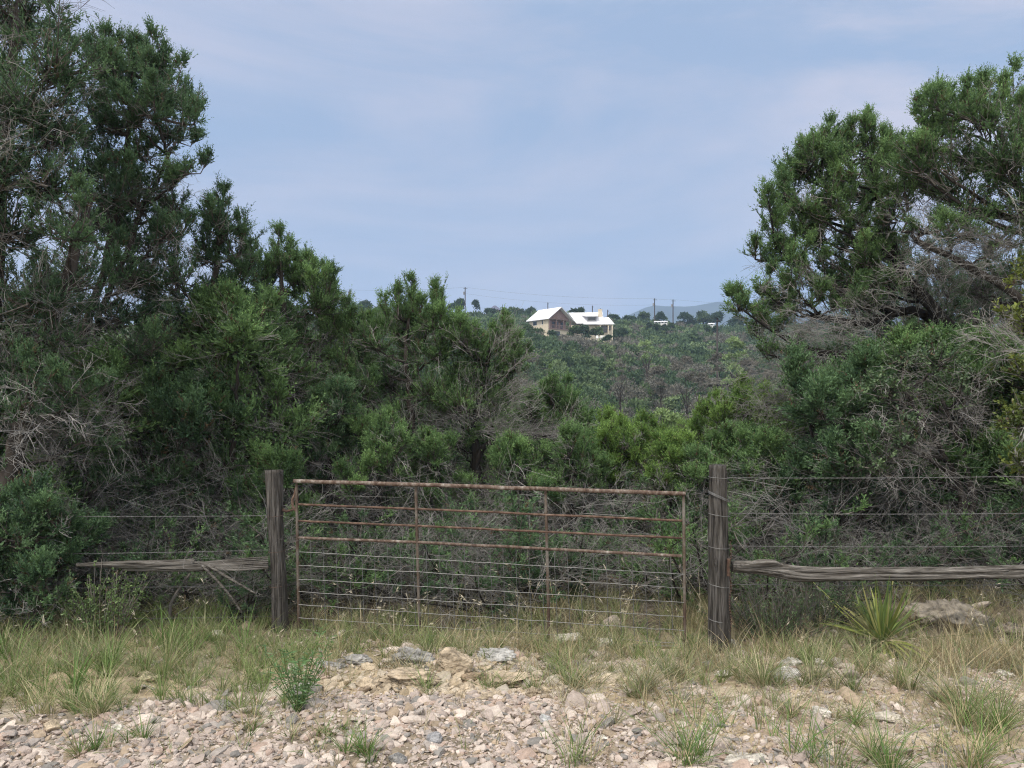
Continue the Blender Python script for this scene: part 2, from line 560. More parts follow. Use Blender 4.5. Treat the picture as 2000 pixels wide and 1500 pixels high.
def build_tree(name, label, cat, base, paths, lobes, spires=(), fans=(), pal='mid', seed=0, leaf=.046, dens=1.0, rtrunk=.10,
               dead=1.0, group=None, broad=False, nf=11, bark=BARK, twigs=1.0):
    """paths: trunk centre lines; lobes (centre, (rx,ry,rz)); spires (tip, height, width); fans (centre, radii, n, direction, length)"""
    rng = np.random.default_rng(seed)
    root = empty(name, base, label, cat, group)
    tr, fo, tw = MB(), MB(), MB()
    paths = [smooth_path(p) for p in paths]
    bark = np.array(bark)
    for q, p in enumerate(paths):
        n = len(p)
        p[1:-1] += rng.normal(0, .012, (n - 2, 3))
        tr.tubes(p, np.linspace(rtrunk * (1 if q == 0 else .75), rtrunk * .22, n)[None] * rng.uniform(.92, 1.1, (1, n)), 8, C=bark)
    allp = np.concatenate(paths)
    zlo, zhi = min(c[2] for c, _ in lobes), max(c[2] for c, _ in lobes)
    for C, R in lobes:
        C, R = np.asarray(C, float), np.asarray(R, float) * 1.18
        # limb from the trunk, rising outwards
        d = allp - C
        hd = np.linalg.norm(d[:, :2], axis=1)
        cost = np.abs(d[:, 2] + .45 * hd) + .35 * hd + (d[:, 2] > 0) * d[:, 2] * 2
        st = allp[int(np.argmin(cost))]
        K = 9
        t = np.linspace(0, 1, K)[:, None]
        mid = lerp(st, C, .55) + np.array([0, 0, -.10 * np.linalg.norm(C - st)]) + rng.normal(0, .06, 3)
        limb = (1 - t) ** 2 * st + 2 * t * (1 - t) * mid + t * t * C
        limb[1:-1] += rng.normal(0, .02, (K - 2, 3))
        ll = np.linalg.norm(C - st)
        tr.tubes(limb, np.linspace(min(.012 + .016 * ll, rtrunk * .45), .007, K)[None], 6, C=bark * rng.uniform(.8, 1.25))
        rm = float(np.mean(R))
        low = 1 - np.clip((C[2] - zlo) / max(zhi - zlo, .1) / .55, 0, 1)          # lower parts: fewer leaves, more dead wood
        n = max(8, int(23 * dens * (1 - .58 * low) * (rm / .4) ** 2 * (.075 / leaf) ** .6))
        q = rdir(rng, n)
        q[:, 2] = q[:, 2] * .9 + .12
        tgt = C + q * R * rng.uniform(.2, 1.05, (n, 1)) ** .6
        o = limb[rng.integers(K // 2, K, n)] * .55 + (C + rng.normal(size=(n, 3)) * R * .25) * .45
        v = tgt - o
        L = np.linalg.norm(v, axis=1)
        cl = rng.normal(0, .22) + rng.normal(0, .17, n)
        foliage(fo, tr, o, unit(v), np.maximum(L, .12), rng, pal, nf, leaf, broad=broad, cl=cl, ctr=C - [0, 0, R[2] * .4])
        for q in range(int(rng.integers(1, 4)) if not broad and low < .75 else 0):              # pointed plumes break the outline
            dq = unit((rdir(rng, 1) + [[0, 0, .55]]))[0]
            bq = C + dq * R * .62
            ax = unit((dq * .55 + [0, 0, 1.0])[None])[0]
            hq, m = rng.uniform(.6, 1.2) * max(rm, .22), 10
            tq = rng.uniform(0, 1, m) ** .8
            foliage(fo, tr, bq + ax * (hq * tq)[:, None], unit(rdir(rng, m) * [1, 1, .5] + ax * .9), (1 - tq) * hq * .36 + .05, rng, pal, nf, leaf * .95, r0=.005, cl=np.full(m, rng.normal(.08, .2)))
            tr.tubes(np.array([C, lerp(C, bq, .6), bq, bq + ax * hq * .9]), np.array([[.010, .008, .006, .003]]), 4, C=bark * 1.6)
        if dead > 0:
            k = int(rng.poisson((7 + 12 * low) * dead * twigs * (rm / .4)))
            if k:
                o2 = limb[rng.integers(1, K, k)]
                o2 = lerp(o2, C + rdir(rng, k) * R * .8, rng.uniform(0, 1, (k, 1)))
                dv = unit(unit(C - st)[None] * .5 + rdir(rng, k) + np.array([0, -.25, -.05]))
                dead_fan(tw, o2, dv, rng.uniform(.3, .8, k) * rm * 1.5, rng, droop=-.05, r=.0040)
    for tip, h, wd in spires:
        tip = np.asarray(tip, float)
        b = tip - np.array([rng.normal(0, .05), rng.normal(0, .05), h])
        lc = np.array([c for c, _ in lobes])
        dl = lc - b
        j = lc[int(np.argmin(np.linalg.norm(dl, axis=1) + np.maximum(dl[:, 2], 0) * 3))]
        tt = np.linspace(0, 1, 6)[:, None]
        stem = (1 - tt) ** 2 * j + 2 * tt * (1 - tt) * (lerp(j, b, .6) - [0, 0, .06]) + tt * tt * b
        tr.tubes(stem, np.linspace(.020, .013, 6)[None], 5, C=bark)
        ns_ = int(8 + 24 * np.linalg.norm(j - b))
        o = stem[rng.integers(1, 6, ns_)] + rng.normal(0, .03, (ns_, 3))
        foliage(fo, tr, o, unit(rdir(rng, ns_) + [0, 0, .6]), rng.uniform(.14, .3, ns_), rng, pal, nf, leaf, r0=.006, broad=broad)
        K = 8
        ax = np.linspace(b, tip - np.array([0, 0, .04]), K)
        tr.tubes(ax, np.linspace(.014, .003, K)[None], 4, C=bark)
        n = int(26 * dens * max(h / .5, .6))
        t = rng.uniform(0, 1, n) ** .85
        o = lerp(b, tip, t[:, None])
        L = (1 - t) * wd * rng.uniform(.5, 1.1, n) + .05
        a = rng.uniform(0, 2 * np.pi, n)
        dv = unit(np.stack([np.cos(a), np.sin(a), rng.uniform(.5, 1.3, n)], -1))
        foliage(fo, tr, o, dv, L, rng, pal, nf, leaf * .9, r0=.006, broad=broad, cl=np.full(n, .14), ctr=b - [0, 0, h * .5])
        foliage(fo, tr, b[None], np.array([[0, 0, 1.]]), np.array([h * .98]), rng, pal, nf * 2, leaf * .8, r0=.006, broad=broad, cl=np.full(1, .2))
    for C, R, n, dv, L in fans:
        o = np.asarray(C, float) + rng.normal(size=(n, 3)) * .5 * np.asarray(R, float)
        d = unit(np.asarray(dv, float)[None] + rdir(rng, n) * .45)
        dead_fan(tw, o, d, rng.uniform(.5, 1.2, n) * L * .72, rng, kids=6, grand=3, r=.0038, grey=.85)
    tr.build('trunk', M['bark'], root, smooth=True)
    fo.build('crown', M['broadleaf' if broad else 'leaf'], root)
    if tw.n:
        tw.build('dead_twigs', M['twig'], root)
    return root


def hero(name, label, cat, D, basepx, trunks, lobes, spires=(), fans=(), seed=0, deep=.8, back=.35, **kw):
    """lobes etc. measured in photograph pixels at this tree's own distance D, with depth of their own"""
    rng = np.random.default_rng(seed + 1000)
    bx = (basepx - 1000) / FPX * D
    base = np.array([bx, D, float(gz(bx, D)) - .03])
    P = []
    for tr in trunks:
        dd = np.cumsum(rng.normal(0, .06, len(tr)))
        P.append([base] + [at(x, y, D + e) for (x, y), e in zip(tr, dd)])
    if not trunks:
        top = min(lobes, key=lambda l: l[1])
        P.append([base, lerp(base, at(top[0], top[1], D), .5) + rng.normal(0, .1, 3), at(top[0], top[1], D)])
    LB = []
    for l in lobes:
        e = rng.uniform(-deep, deep) * .75
        C = at(l[0], l[1] + .16 * l[3], D + e)
        rx, rz = l[2] / FPX * D, l[3] / FPX * D
        LB.append((C, (rx, (rx + rz) * .55, rz)))
        if rng.random() < back:
            LB.append((at(l[0] + rng.normal(0, 20), l[1] + 15, D + rng.uniform(.4, 1.0) * deep + .3), (rx * .9, rx * .9, rz * .8)))
    SP = [(at(s[0], s[1], D + rng.uniform(-.3, .3)), s[2] / FPX * D, s[3] / FPX * D) for s in spires]
    FN = []
    for f in fans:
        C = at(f[0], f[1], D + (f[7] if len(f) > 7 else 0))
        FN.append((C, (f[2] / FPX * D, .35, f[3] / FPX * D), f[4], f[5], f[6]))
    return build_tree(name, label, cat, base, P, LB, SP, FN, seed=seed, **kw)


def near_trees():
    hero('juniper_tree', 'tallest dark juniper at the left edge, its crown running out of the top', 'tree', 7.6, -60,
         [[(-50, 900), (-20, 600), (10, 300), (30, 40)], [(30, 900), (60, 700), (130, 560), (180, 380)]],
         [(20, 40, 110, 90), (110, 120, 70, 70), (-90, 100, 150, 150), (30, 200, 120, 60), (110, 250, 70, 50), (-60, 330, 140, 90), (90, 350, 90, 50),
          (20, 450, 110, 60), (130, 450, 70, 40), (-60, 600, 140, 100), (60, 590, 110, 55), (160, 560, 60, 40), (20, 720, 110, 60), (-40, 860, 130, 90),
          (120, 660, 60, 50), (50, 790, 80, 50), (150, 760, 60, 46), (110, 880, 80, 50), (200, 840, 60, 46), (40, 930, 80, 50), (190, 950, 70, 44), (70, -70, 100, 80), (-40, -60, 120, 90)],
         fans=[(60, 640, 90, 60, 14, (.5, -.2, .1), .6), (60, 880, 110, 90, 24, (.6, -.3, .05), .65), (120, 780, 90, 60, 12, (.6, 0, .2), .5), (60, 1000, 90, 60, 16, (.5, -.3, -.2), .6)],
         pal='dark', seed=11, rtrunk=.17, dens=.85, dead=1.3)
    hero('juniper_tree', 'tall open juniper with a bare grey upper trunk showing against the sky', 'tree', 9.2, 170,
         [[(165, 1000), (150, 700), (200, 540), (232, 380), (252, 240), (262, 130)], [(185, 620), (262, 470), (285, 390), (330, 300)]],
         [(285, 130, 45, 40), (255, 190, 45, 45), (318, 190, 45, 35), (225, 250, 45, 45), (330, 262, 40, 40), (275, 300, 40, 35), (362, 335, 36, 32), (235, 350, 50, 40),
          (300, 365, 45, 30), (345, 400, 40, 30), (200, 130, 40, 60), (185, 230, 45, 55), (170, 330, 50, 45), (180, 430, 60, 45), (240, 450, 45, 40), (330, 450, 45, 30),
          (260, 540, 70, 45), (150, 520, 60, 45), (262, 230, 40, 40), (245, 170, 36, 36), (300, 220, 40, 36), (205, 300, 45, 45), (270, 400, 45, 40), (210, 390, 50, 45), (290, 480, 50, 36), (220, 620, 80, 50), (120, 620, 60, 50), (220, 720, 80, 50), (280, 680, 60, 46), (270, 790, 70, 50), (330, 900, 60, 46), (250, 900, 70, 50), (210, 975, 56, 36), (290, 985, 60, 36), (350, 990, 50, 34)],
         spires=[(262, 78, 60, 22), (322, 90, 55, 20), (360, 160, 60, 20), (385, 200, 50, 18), (205, 55, 60, 20)],
         fans=[(180, 700, 80, 60, 16, (.6, -.2, .1), .6), (200, 830, 110, 80, 28, (.6, -.3, .0), .7), (190, 980, 120, 80, 30, (.4, -.2, .1), .7), (260, 430, 60, 60, 8, (.5, 0, .5), .5)],
         pal='dark', seed=12, rtrunk=.095, dens=.78, dead=.8)
    hero('juniper_tree', 'dark juniper with one pointed top beside the tall open juniper', 'tree', 9.6, 390,
         [[(385, 1000), (395, 800), (405, 640), (418, 540), (434, 430)]],
         [(428, 440, 32, 40), (462, 500, 32, 36), (400, 500, 40, 40), (340, 545, 60, 45), (440, 570, 50, 45), (370, 640, 70, 55), (455, 670, 60, 55),
          (330, 740, 60, 75), (340, 850, 50, 70), (440, 790, 60, 65), (400, 890, 70, 60), (300, 640, 50, 50), (490, 620, 35, 45), (460, 900, 50, 50)],
         spires=[(437, 372, 70, 28), (470, 425, 50, 22), (492, 482, 45, 18), (400, 440, 50, 20), (290, 520, 60, 20)],
         fans=[(470, 800, 60, 60, 14, (.5, -.3, .3), .5), (420, 960, 80, 60, 34, (.4, -.4, .1), .7), (300, 900, 60, 60, 20, (.4, -.4, .1), .7)],
         pal='dark', seed=13, rtrunk=.11, dens=.9)
    hero('juniper_tree', 'green juniper with many pointed tips standing behind the left gate post', 'tree', 11.0, 590,
         [[(585, 1000), (575, 800), (560, 660), (548, 500)]],
         [(545, 525, 28, 36), (517, 555, 36, 38), (588, 560, 36, 42), (630, 590, 36, 44), (655, 640, 40, 48), (560, 630, 70, 50), (520, 690, 60, 50), (620, 690, 65, 50),
          (560, 760, 75, 55), (650, 760, 55, 55), (510, 790, 50, 55), (600, 840, 75, 50), (670, 850, 55, 50), (540, 870, 60, 45)],
         spires=[(545, 445, 80, 24), (520, 508, 50, 20), (574, 500, 50, 18), (600, 500, 60, 18), (616, 512, 55, 18), (632, 520, 60, 18), (652, 560, 50, 18), (672, 590, 45, 18), (688, 625, 40, 18)],
         fans=[(520, 750, 40, 60, 16, (-.1, -.5, .3), .6), (600, 740, 70, 50, 22, (.6, -.3, .3), .6), (560, 920, 80, 50, 46, (.2, -.5, .1), .7), (650, 920, 60, 50, 28, (.4, -.4, .2), .7)],
         pal='mid', seed=14, rtrunk=.10, dens=.95)
    hero('juniper_tree', 'juniper with a ragged five tipped top rising in front of the far ridge', 'tree', 11.3, 800,
         [[(800, 1000), (805, 820), (790, 700), (800, 600)], [(800, 760), (830, 660), (850, 600)]],
         [(800, 625, 40, 36), (848, 630, 26, 36), (765, 640, 40, 34), (800, 680, 70, 40), (730, 670, 45, 36), (700, 690, 40, 40), (858, 690, 40, 40),
          (760, 740, 75, 50), (840, 760, 55, 50), (700, 770, 50, 50), (780, 820, 75, 50), (850, 840, 45, 50), (720, 850, 55, 50), (780, 890, 70, 40)],
         spires=[(772, 562, 55, 16), (802, 546, 75, 18), (823, 580, 50, 14), (849, 556, 70, 16), (862, 575, 50, 14), (880, 640, 40, 16), (722, 620, 40, 18)],
         fans=[(800, 660, 40, 40, 7, (.5, -.3, .5), .5), (740, 800, 60, 60, 24, (.4, -.5, .2), .6), (820, 890, 60, 50, 34, (.3, -.5, .2), .7), (710, 900, 60, 50, 26, (.1, -.5, .1), .7)],
         pal='mid', seed=15, rtrunk=.09, dens=.9)
    hero('juniper_tree', 'half bare juniper with a forked black trunk and silver branches on its right', 'tree', 11.2, 930,
         [[(931, 1000), (932, 900), (922, 850), (940, 760), (955, 680)], [(931, 880), (960, 862), (1040, 852), (1110, 850)]],
         [(985, 672, 30, 34), (900, 665, 32, 30), (940, 700, 45, 32), (885, 715, 40, 36), (940, 750, 50, 36), (1005, 720, 20, 44), (895, 790, 50, 42), (960, 800, 40, 30),
          (880, 860, 40, 40), (985, 900, 40, 30), (905, 950, 45, 36)],
         spires=[(985, 618, 55, 18), (905, 632, 35, 18), (925, 640, 35, 18), (1010, 660, 50, 14), (962, 640, 40, 16)],
         fans=[(965, 690, 20, 30, 14, (.8, -.1, .8), .55, -.3), (985, 770, 30, 40, 22, (.8, -.2, .6), .6, -.4), (960, 845, 40, 20, 40, (.8, -.4, .1), .7, -.3), (900, 850, 30, 30, 26, (-.6, -.4, .4), .6),
               (1060, 848, 40, 12, 22, (.9, -.2, .15), .55, -.2), (930, 800, 40, 60, 30, (.2, -.5, .5), .5, -.3), (940, 1010, 70, 40, 40, (.2, -.5, .1), .7)],
         pal='mid', seed=16, rtrunk=.11, dens=.95, bark=(.03, .027, .025), deep=.5)
    hero('juniper_tree', 'low rounded green juniper to the right of the forked black trunk', 'tree', 12.5, 1090,
         [], [(1080, 785, 28, 30), (1040, 810, 36, 30), (1120, 815, 38, 34), (1080, 860, 70, 45), (1150, 870, 40, 36), (1020, 880, 40, 36), (1090, 930, 70, 45), (1160, 950, 50, 45), (1030, 960, 50, 40)],
         spires=[(1080, 738, 45, 18), (1040, 775, 35, 16), (1118, 772, 40, 18), (1150, 815, 35, 16)],
         fans=[(1080, 960, 60, 50, 30, (.2, -.5, .2), .6)], pal='mid', seed=17, rtrunk=.07)
    hero('juniper_tree', 'yellow green juniper right behind the middle of the gate', 'tree', 13.0, 1230,
         [], [(1200, 850, 36, 30), (1250, 858, 40, 30), (1220, 900, 60, 40), (1290, 905, 45, 36), (1320, 880, 32, 30), (1240, 955, 65, 45), (1320, 960, 45, 40), (1180, 920, 36, 36)],
         spires=[(1195, 812, 40, 16), (1250, 818, 40, 18), (1300, 850, 40, 16), (1225, 830, 35, 16), (1335, 840, 35, 14)],
         fans=[(1240, 990, 70, 40, 30, (.2, -.5, .2), .6), (1180, 990, 60, 40, 16, (-.2, -.5, .2), .6)], pal='bright', seed=18, rtrunk=.06)
    hero('juniper_tree', 'bright green juniper above the right gate post', 'tree', 12.0, 1440,
         [], [(1450, 790, 36, 30), (1410, 815, 40, 32), (1490, 805, 42, 32), (1385, 855, 36, 40), (1450, 860, 60, 44), (1520, 850, 42, 40), (1380, 920, 50, 42), (1450, 930, 65, 45), (1520, 930, 50, 40), (1560, 800, 36, 30)],
         spires=[(1448, 745, 45, 18), (1405, 772, 40, 16), (1490, 762, 45, 18), (1372, 800, 50, 16), (1530, 800, 40, 16)],
         fans=[(1440, 960, 70, 40, 36, (.0, -.5, .2), .7), (1560, 900, 60, 50, 26, (-.6, -.4, .2), .7)], pal='bright', seed=19, rtrunk=.08)
    rg = np.random.default_rng(41)
    for i, (px, D, ys, pl, l) in enumerate(((640, 9.9, (800, 850, 900, 940), 'dark', 'slender dark juniper with bare feet behind the left third of the gate'), (735, 9.6, (860, 900, 945), 'mid', 'thin young juniper behind the left upright of the gate'),
                                           (850, 10.2, (900, 940, 975), 'mid', 'thin juniper just left of the forked black trunk'), (1010, 10.0, (905, 950, 985), 'mid', 'slender juniper behind the gate right of the forked black trunk'),
                                           (1120, 9.7, (900, 940, 985), 'mid', 'thin twiggy juniper behind the right upright of the gate'), (1200, 10.6, (880, 920, 960), 'bright', 'light green slender juniper in front of the yellow green one'),
                                           (1310, 9.9, (905, 950, 1000), 'bright', 'light green twiggy juniper behind the free end of the gate'), (1385, 9.4, (940, 990), 'mid', 'small juniper standing right behind the latch post'))):
        lb, sp = [], []
        for y in ys:
            w_ = 26 + (y - ys[0]) * .28
            for q in range(3): lb.append((px + rg.uniform(-1, 1) * w_ * 1.3, y + rg.uniform(-16, 16), 30, 24))
        for q in range(3): sp.append((px + rg.uniform(-34, 34), ys[0] - rg.uniform(25, 55), 42, 14))
        tr_ = [[(px + rg.uniform(-12, 12), 1120), (px + rg.uniform(-16, 16), 1030), (px + rg.uniform(-14, 14), 930), (px, ys[0])] for q in range(2)]
        hero('juniper_tree', l, 'tree', D, px + rg.uniform(-10, 10), tr_, lb, sp,
             fans=[(px, 1010, 70, 50, 22, (rg.uniform(-.6, .6), -.5, .1), .6), (px, 1090, 80, 50, 22, (rg.uniform(-.6, .6), -.4, .1), .6), (px, 960, 60, 40, 12, (rg.uniform(-.6, .6), -.5, .3), .5)],
             pal=pl, seed=520 + i, rtrunk=.05, dens=.9, deep=.4, back=.2, dead=1.3, bark=(.030, .027, .025))
    hero('juniper_tree', 'large leaning juniper on the right with a thick slanting black limb', 'tree', 10.0, 2030,
         [[(2010, 1110), (1985, 980), (1950, 850), (1905, 690), (1850, 630), (1790, 575), (1750, 520), (1715, 400), (1700, 310)],
          [(1985, 980), (1930, 800), (1880, 680), (1800, 690), (1700, 700), (1600, 690)], [(1850, 640), (1780, 590), (1700, 640), (1600, 620)]],
         [(1690, 290, 40, 38), (1625, 300, 42, 32), (1735, 310, 36, 36), (1565, 335, 38, 36), (1535, 395, 36, 36), (1610, 385, 45, 36), (1685, 390, 45, 36), (1515, 480, 30, 30),
          (1585, 470, 45, 32), (1660, 470, 45, 36), (1490, 560, 24, 28), (1545, 545, 45, 28), (1448, 600, 20, 24), (1620, 545, 50, 26), (1470, 645, 26, 26), (1700, 545, 40, 34),
          (1500, 690, 30, 22), (1720, 460, 32, 40), (1640, 590, 40, 22), (1745, 540, 40, 36), (1655, 330, 40, 34), (1600, 345, 36, 34), (1570, 400, 40, 36), (1650, 420, 40, 34), (1570, 440, 40, 34), (1720, 360, 36, 36), (1740, 420, 36, 36), (1550, 500, 36, 30), (1620, 510, 40, 28), (1690, 510, 40, 30), (1520, 590, 36, 26), (1580, 590, 36, 24), (1730, 500, 36, 34), (1505, 640, 34, 26), (1545, 690, 38, 28), (1590, 735, 42, 28), (1640, 690, 42, 28), (1690, 600, 42, 30)],
         spires=[(1690, 238, 45, 20), (1664, 243, 45, 18), (1612, 258, 40, 18), (1722, 262, 45, 18), (1757, 268, 40, 16), (1565, 290, 40, 18), (1525, 350, 40, 16), (1497, 375, 35, 14),
                 (1478, 470, 35, 14), (1440, 572, 30, 14), (1585, 275, 40, 16)],
         fans=[(1640, 655, 80, 40, 34, (-.9, -.3, .1), .75, -.3), (1570, 700, 60, 40, 34, (-.9, -.3, -.1), .7, -.3), (1680, 740, 80, 40, 30, (-.9, -.3, -.1), .8, -.3), (1720, 620, 60, 50, 24, (-.8, -.3, .1), .7, -.3),
               (1830, 600, 60, 60, 22, (-.2, -.4, .7), .7, -.2), (1600, 560, 80, 40, 24, (-.8, -.2, .2), .6), (1560, 800, 60, 50, 34, (-.8, -.4, .0), .8), (1800, 470, 60, 60, 26, (-.6, -.3, .4), .6)],
         pal='mid', seed=20, rtrunk=.17, dens=.85, bark=(.026, .023, .021), dead=.6, deep=.6)
    hero('juniper_tree', 'dark juniper closing the view behind the leaning one', 'tree', 12.6, 1850, [[(1840, 900), (1850, 700), (1860, 600)]],
         [(1640, 640, 50, 34), (1700, 620, 55, 40), (1770, 640, 55, 40), (1840, 600, 55, 44), (1910, 620, 55, 44), (1980, 600, 55, 44), (1600, 700, 50, 36), (1680, 700, 60, 40), (1760, 710, 60, 40), (1850, 690, 60, 40), (1940, 700, 60, 44),
          (1620, 770, 60, 40), (1700, 790, 60, 40), (1950, 790, 60, 44), (1860, 560, 50, 36), (1960, 540, 50, 36), (1780, 570, 50, 40), (1710, 560, 46, 36), (1830, 520, 44, 34), (1930, 580, 50, 40)],
         fans=[(1620, 700, 80, 50, 40, (-.8, -.4, .1), .7), (1780, 660, 80, 60, 40, (-.4, -.5, .4), .7), (1900, 680, 80, 60, 40, (-.4, -.5, .3), .7)],
         pal='dark', seed=24, rtrunk=.10, dens=.85, dead=1.2)
    hero('juniper_tree', 'tall full juniper at the upper right edge behind the leaning juniper', 'tree', 9.3, 2120,
         [[(2100, 900), (2060, 600), (2000, 400), (1950, 250)], [(2060, 640), (1960, 560), (1860, 500), (1790, 470)]],
         [(1850, 240, 40, 36), (1920, 230, 50, 40), (1985, 220, 50, 46), (1775, 320, 36, 34), (1765, 380, 40, 38), (2000, 290, 50, 46), (1880, 455, 60, 30), (1960, 470, 60, 34), (1800, 440, 44, 30), (2000, 520, 50, 36), (1810, 300, 36, 40), (1870, 300, 60, 45), (1950, 310, 60, 60), (1830, 370, 50, 40), (1910, 400, 60, 50), (2000, 400, 60, 70), (1790, 350, 30, 40),
          (1960, 540, 60, 40), (1900, 560, 45, 30), (2075, 260, 70, 66), (2080, 350, 80, 80)],
         spires=[(1832, 165, 50, 18), (1800, 195, 45, 14), (1895, 162, 50, 18), (1960, 160, 50, 18), (1925, 155, 40, 16), (1785, 300, 40, 14)],
         fans=[(1900, 490, 90, 30, 30, (-.9, -.3, .2), .7, -.3), (1850, 520, 80, 30, 20, (-.9, -.3, .1), .7), (1960, 500, 70, 40, 20, (-.8, -.3, .2), .7, -.3)],
         pal='mid', seed=21, rtrunk=.15, dens=1.0)
    hero('oak_tree', 'small leaved grey green oak in front of the leaning juniper', 'tree', 8.3, 1880,
         [[(1900, 1000), (1880, 880), (1840, 780)], [(1880, 950), (1820, 850), (1760, 760)]],
         [(1770, 700, 48, 32), (1840, 705, 48, 32), (1725, 760, 48, 34), (1800, 770, 55, 36), (1870, 760, 45, 36), (1690, 830, 45, 36), (1750, 850, 55, 38), (1820, 860, 45, 38), (1700, 900, 40, 30)],
         fans=[(1820, 800, 60, 60, 24, (-.5, -.5, .3), .6), (1800, 900, 80, 50, 40, (-.6, -.5, .0), .7), (1900, 830, 60, 50, 22, (-.3, -.6, .3), .7)],
         pal='oak', seed=22, leaf=.042, rtrunk=.08, dens=1.25, broad=True, dead=1.2, bark=(.04, .035, .032), nf=8)
    hero('elm_tree', 'fresh yellow green sapling reaching in at the right edge', 'tree', 6.7, 2110,
         [[(2080, 900), (2040, 700), (2020, 520)]],
         [(2000, 545, 36, 34), (1990, 620, 36, 40), (1985, 720, 34, 26), (2000, 800, 40, 24), (1985, 830, 38, 14), (1995, 905, 34, 30), (2050, 660, 50, 60), (2050, 850, 50, 60)],
         fans=[(1990, 680, 50, 20, 16, (-.9, -.3, .3), .5)],
         pal='yellow', seed=23, leaf=.05, rtrunk=.05, dens=.55, broad=True, dead=.8, nf=7)


near_trees()


def thicket():
    """shrubby junipers that close the view behind the gate; four built, the others copied"""
    protos = []
    lab = {'dark': 'dark twiggy juniper in the thicket behind the fence', 'mid': 'green twiggy juniper in the thicket behind the fence'}
    for k in range(5):
        rng = np.random.default_rng(300 + k)
        pal = ('dark', 'mid', 'dark', 'mid', 'mid')[k]
        h = (3.0, 3.4, 2.6, 3.2, 2.2)[k]
        base = np.array([0, 0, 0.])
        paths = []
        for q in range(3):
            a = rng.uniform(0, 6.28)
            e = np.array([math.cos(a), math.sin(a), 0]) * rng.uniform(.3, .9)
            paths.append([base + e * .08, base + e * .4 + [0, 0, h * .3], base + e + [0, 0, h * .85]])
        lobes = []
        for q in range(22):
            z = rng.uniform(.22, 1.0) * h
            a, r = rng.uniform(0, 6.28), rng.uniform(.2, 1.15) * (1.15 - .6 * z / h)
            lobes.append((np.array([r * math.cos(a), r * math.sin(a), z]), np.array([.40, .40, .32]) * rng.uniform(.8, 1.2)))
        fans = []
        for q in range(7):
            a = q / 7 * 6.28 + rng.uniform(-.3, .3)
            fans.append((np.array([.45 * math.cos(a), .45 * math.sin(a), rng.uniform(.35, 1.3)]), (.35, .35, .4), 8, (math.cos(a), math.sin(a), .1), .75))
        spires = [(np.array([rng.uniform(-.7, .7), rng.uniform(-.7, .7), h + rng.uniform(.1, .4)]), .5, .2) for q in range(4)]
        protos.append(build_tree('thicket_juniper', lab[pal], 'tree', base, paths, lobes, spires, fans, pal=pal, seed=400 + k, rtrunk=.07, dens=.72, dead=1.35,
                                 group='%s thicket junipers' % pal, leaf=.08, bark=(.032, .028, .025)))
    rng = np.random.default_rng(5)
    spots = []
    for (x0, x1, D, n, s) in ((-250, 520, 8.9, 5, .95), (480, 1500, 9.3, 11, .66), (1450, 2150, 8.9, 6, .8), (-300, 700, 12.5, 6, 1.1), (650, 1420, 14.5, 7, .85), (1300, 2300, 13, 6, 1.1),
                              (-200, 1000, 17, 7, 1.2), (950, 2300, 18, 8, .95), (-200, 2300, 23, 11, 1.05), (-200, 2300, 30, 13, 1.05), (-100, 2200, 38, 14, 1.05)):
        for i in range(n):
            px = lerp(x0, x1, (i + .5 + rng.uniform(-.3, .3)) / n)
            d = D + rng.uniform(-.45, .6) * (1 if D < 11 else D / 9)
            spots.append((px, d, s * rng.uniform(.85, 1.12)))
    used = set()
    for i, (px, d, s) in enumerate(spots):
        k = int(rng.integers(0, 5))
        x = (px - 1000) / FPX * d
        lim = np.interp(px, [300, 690, 720, 880, 1020, 1060, 1170, 1200, 1400, 1480, 1560, 1800], [560, 620, 700, 720, 720, 800, 830, 880, 880, 830, 740, 640])
        if d < 11 and 590 < px < 1400: continue
        s = min(s, (CAMZ + (HOR - lim) / FPX * d - float(gz(x, d))) / ((3.0, 3.4, 2.6, 3.2, 2.2)[k] + .35))
        if s < .38: continue
        if k in used:
            o = copy_tree(protos[k])
        else:
            o = protos[k]; used.add(k)
        o.location = (x, d, float(gz(x, d)) - .05)
        o.rotation_euler.z = rng.uniform(0, 6.28)
        o.scale = (s * rng.uniform(.95, 1.2), s * rng.uniform(.95, 1.2), s)


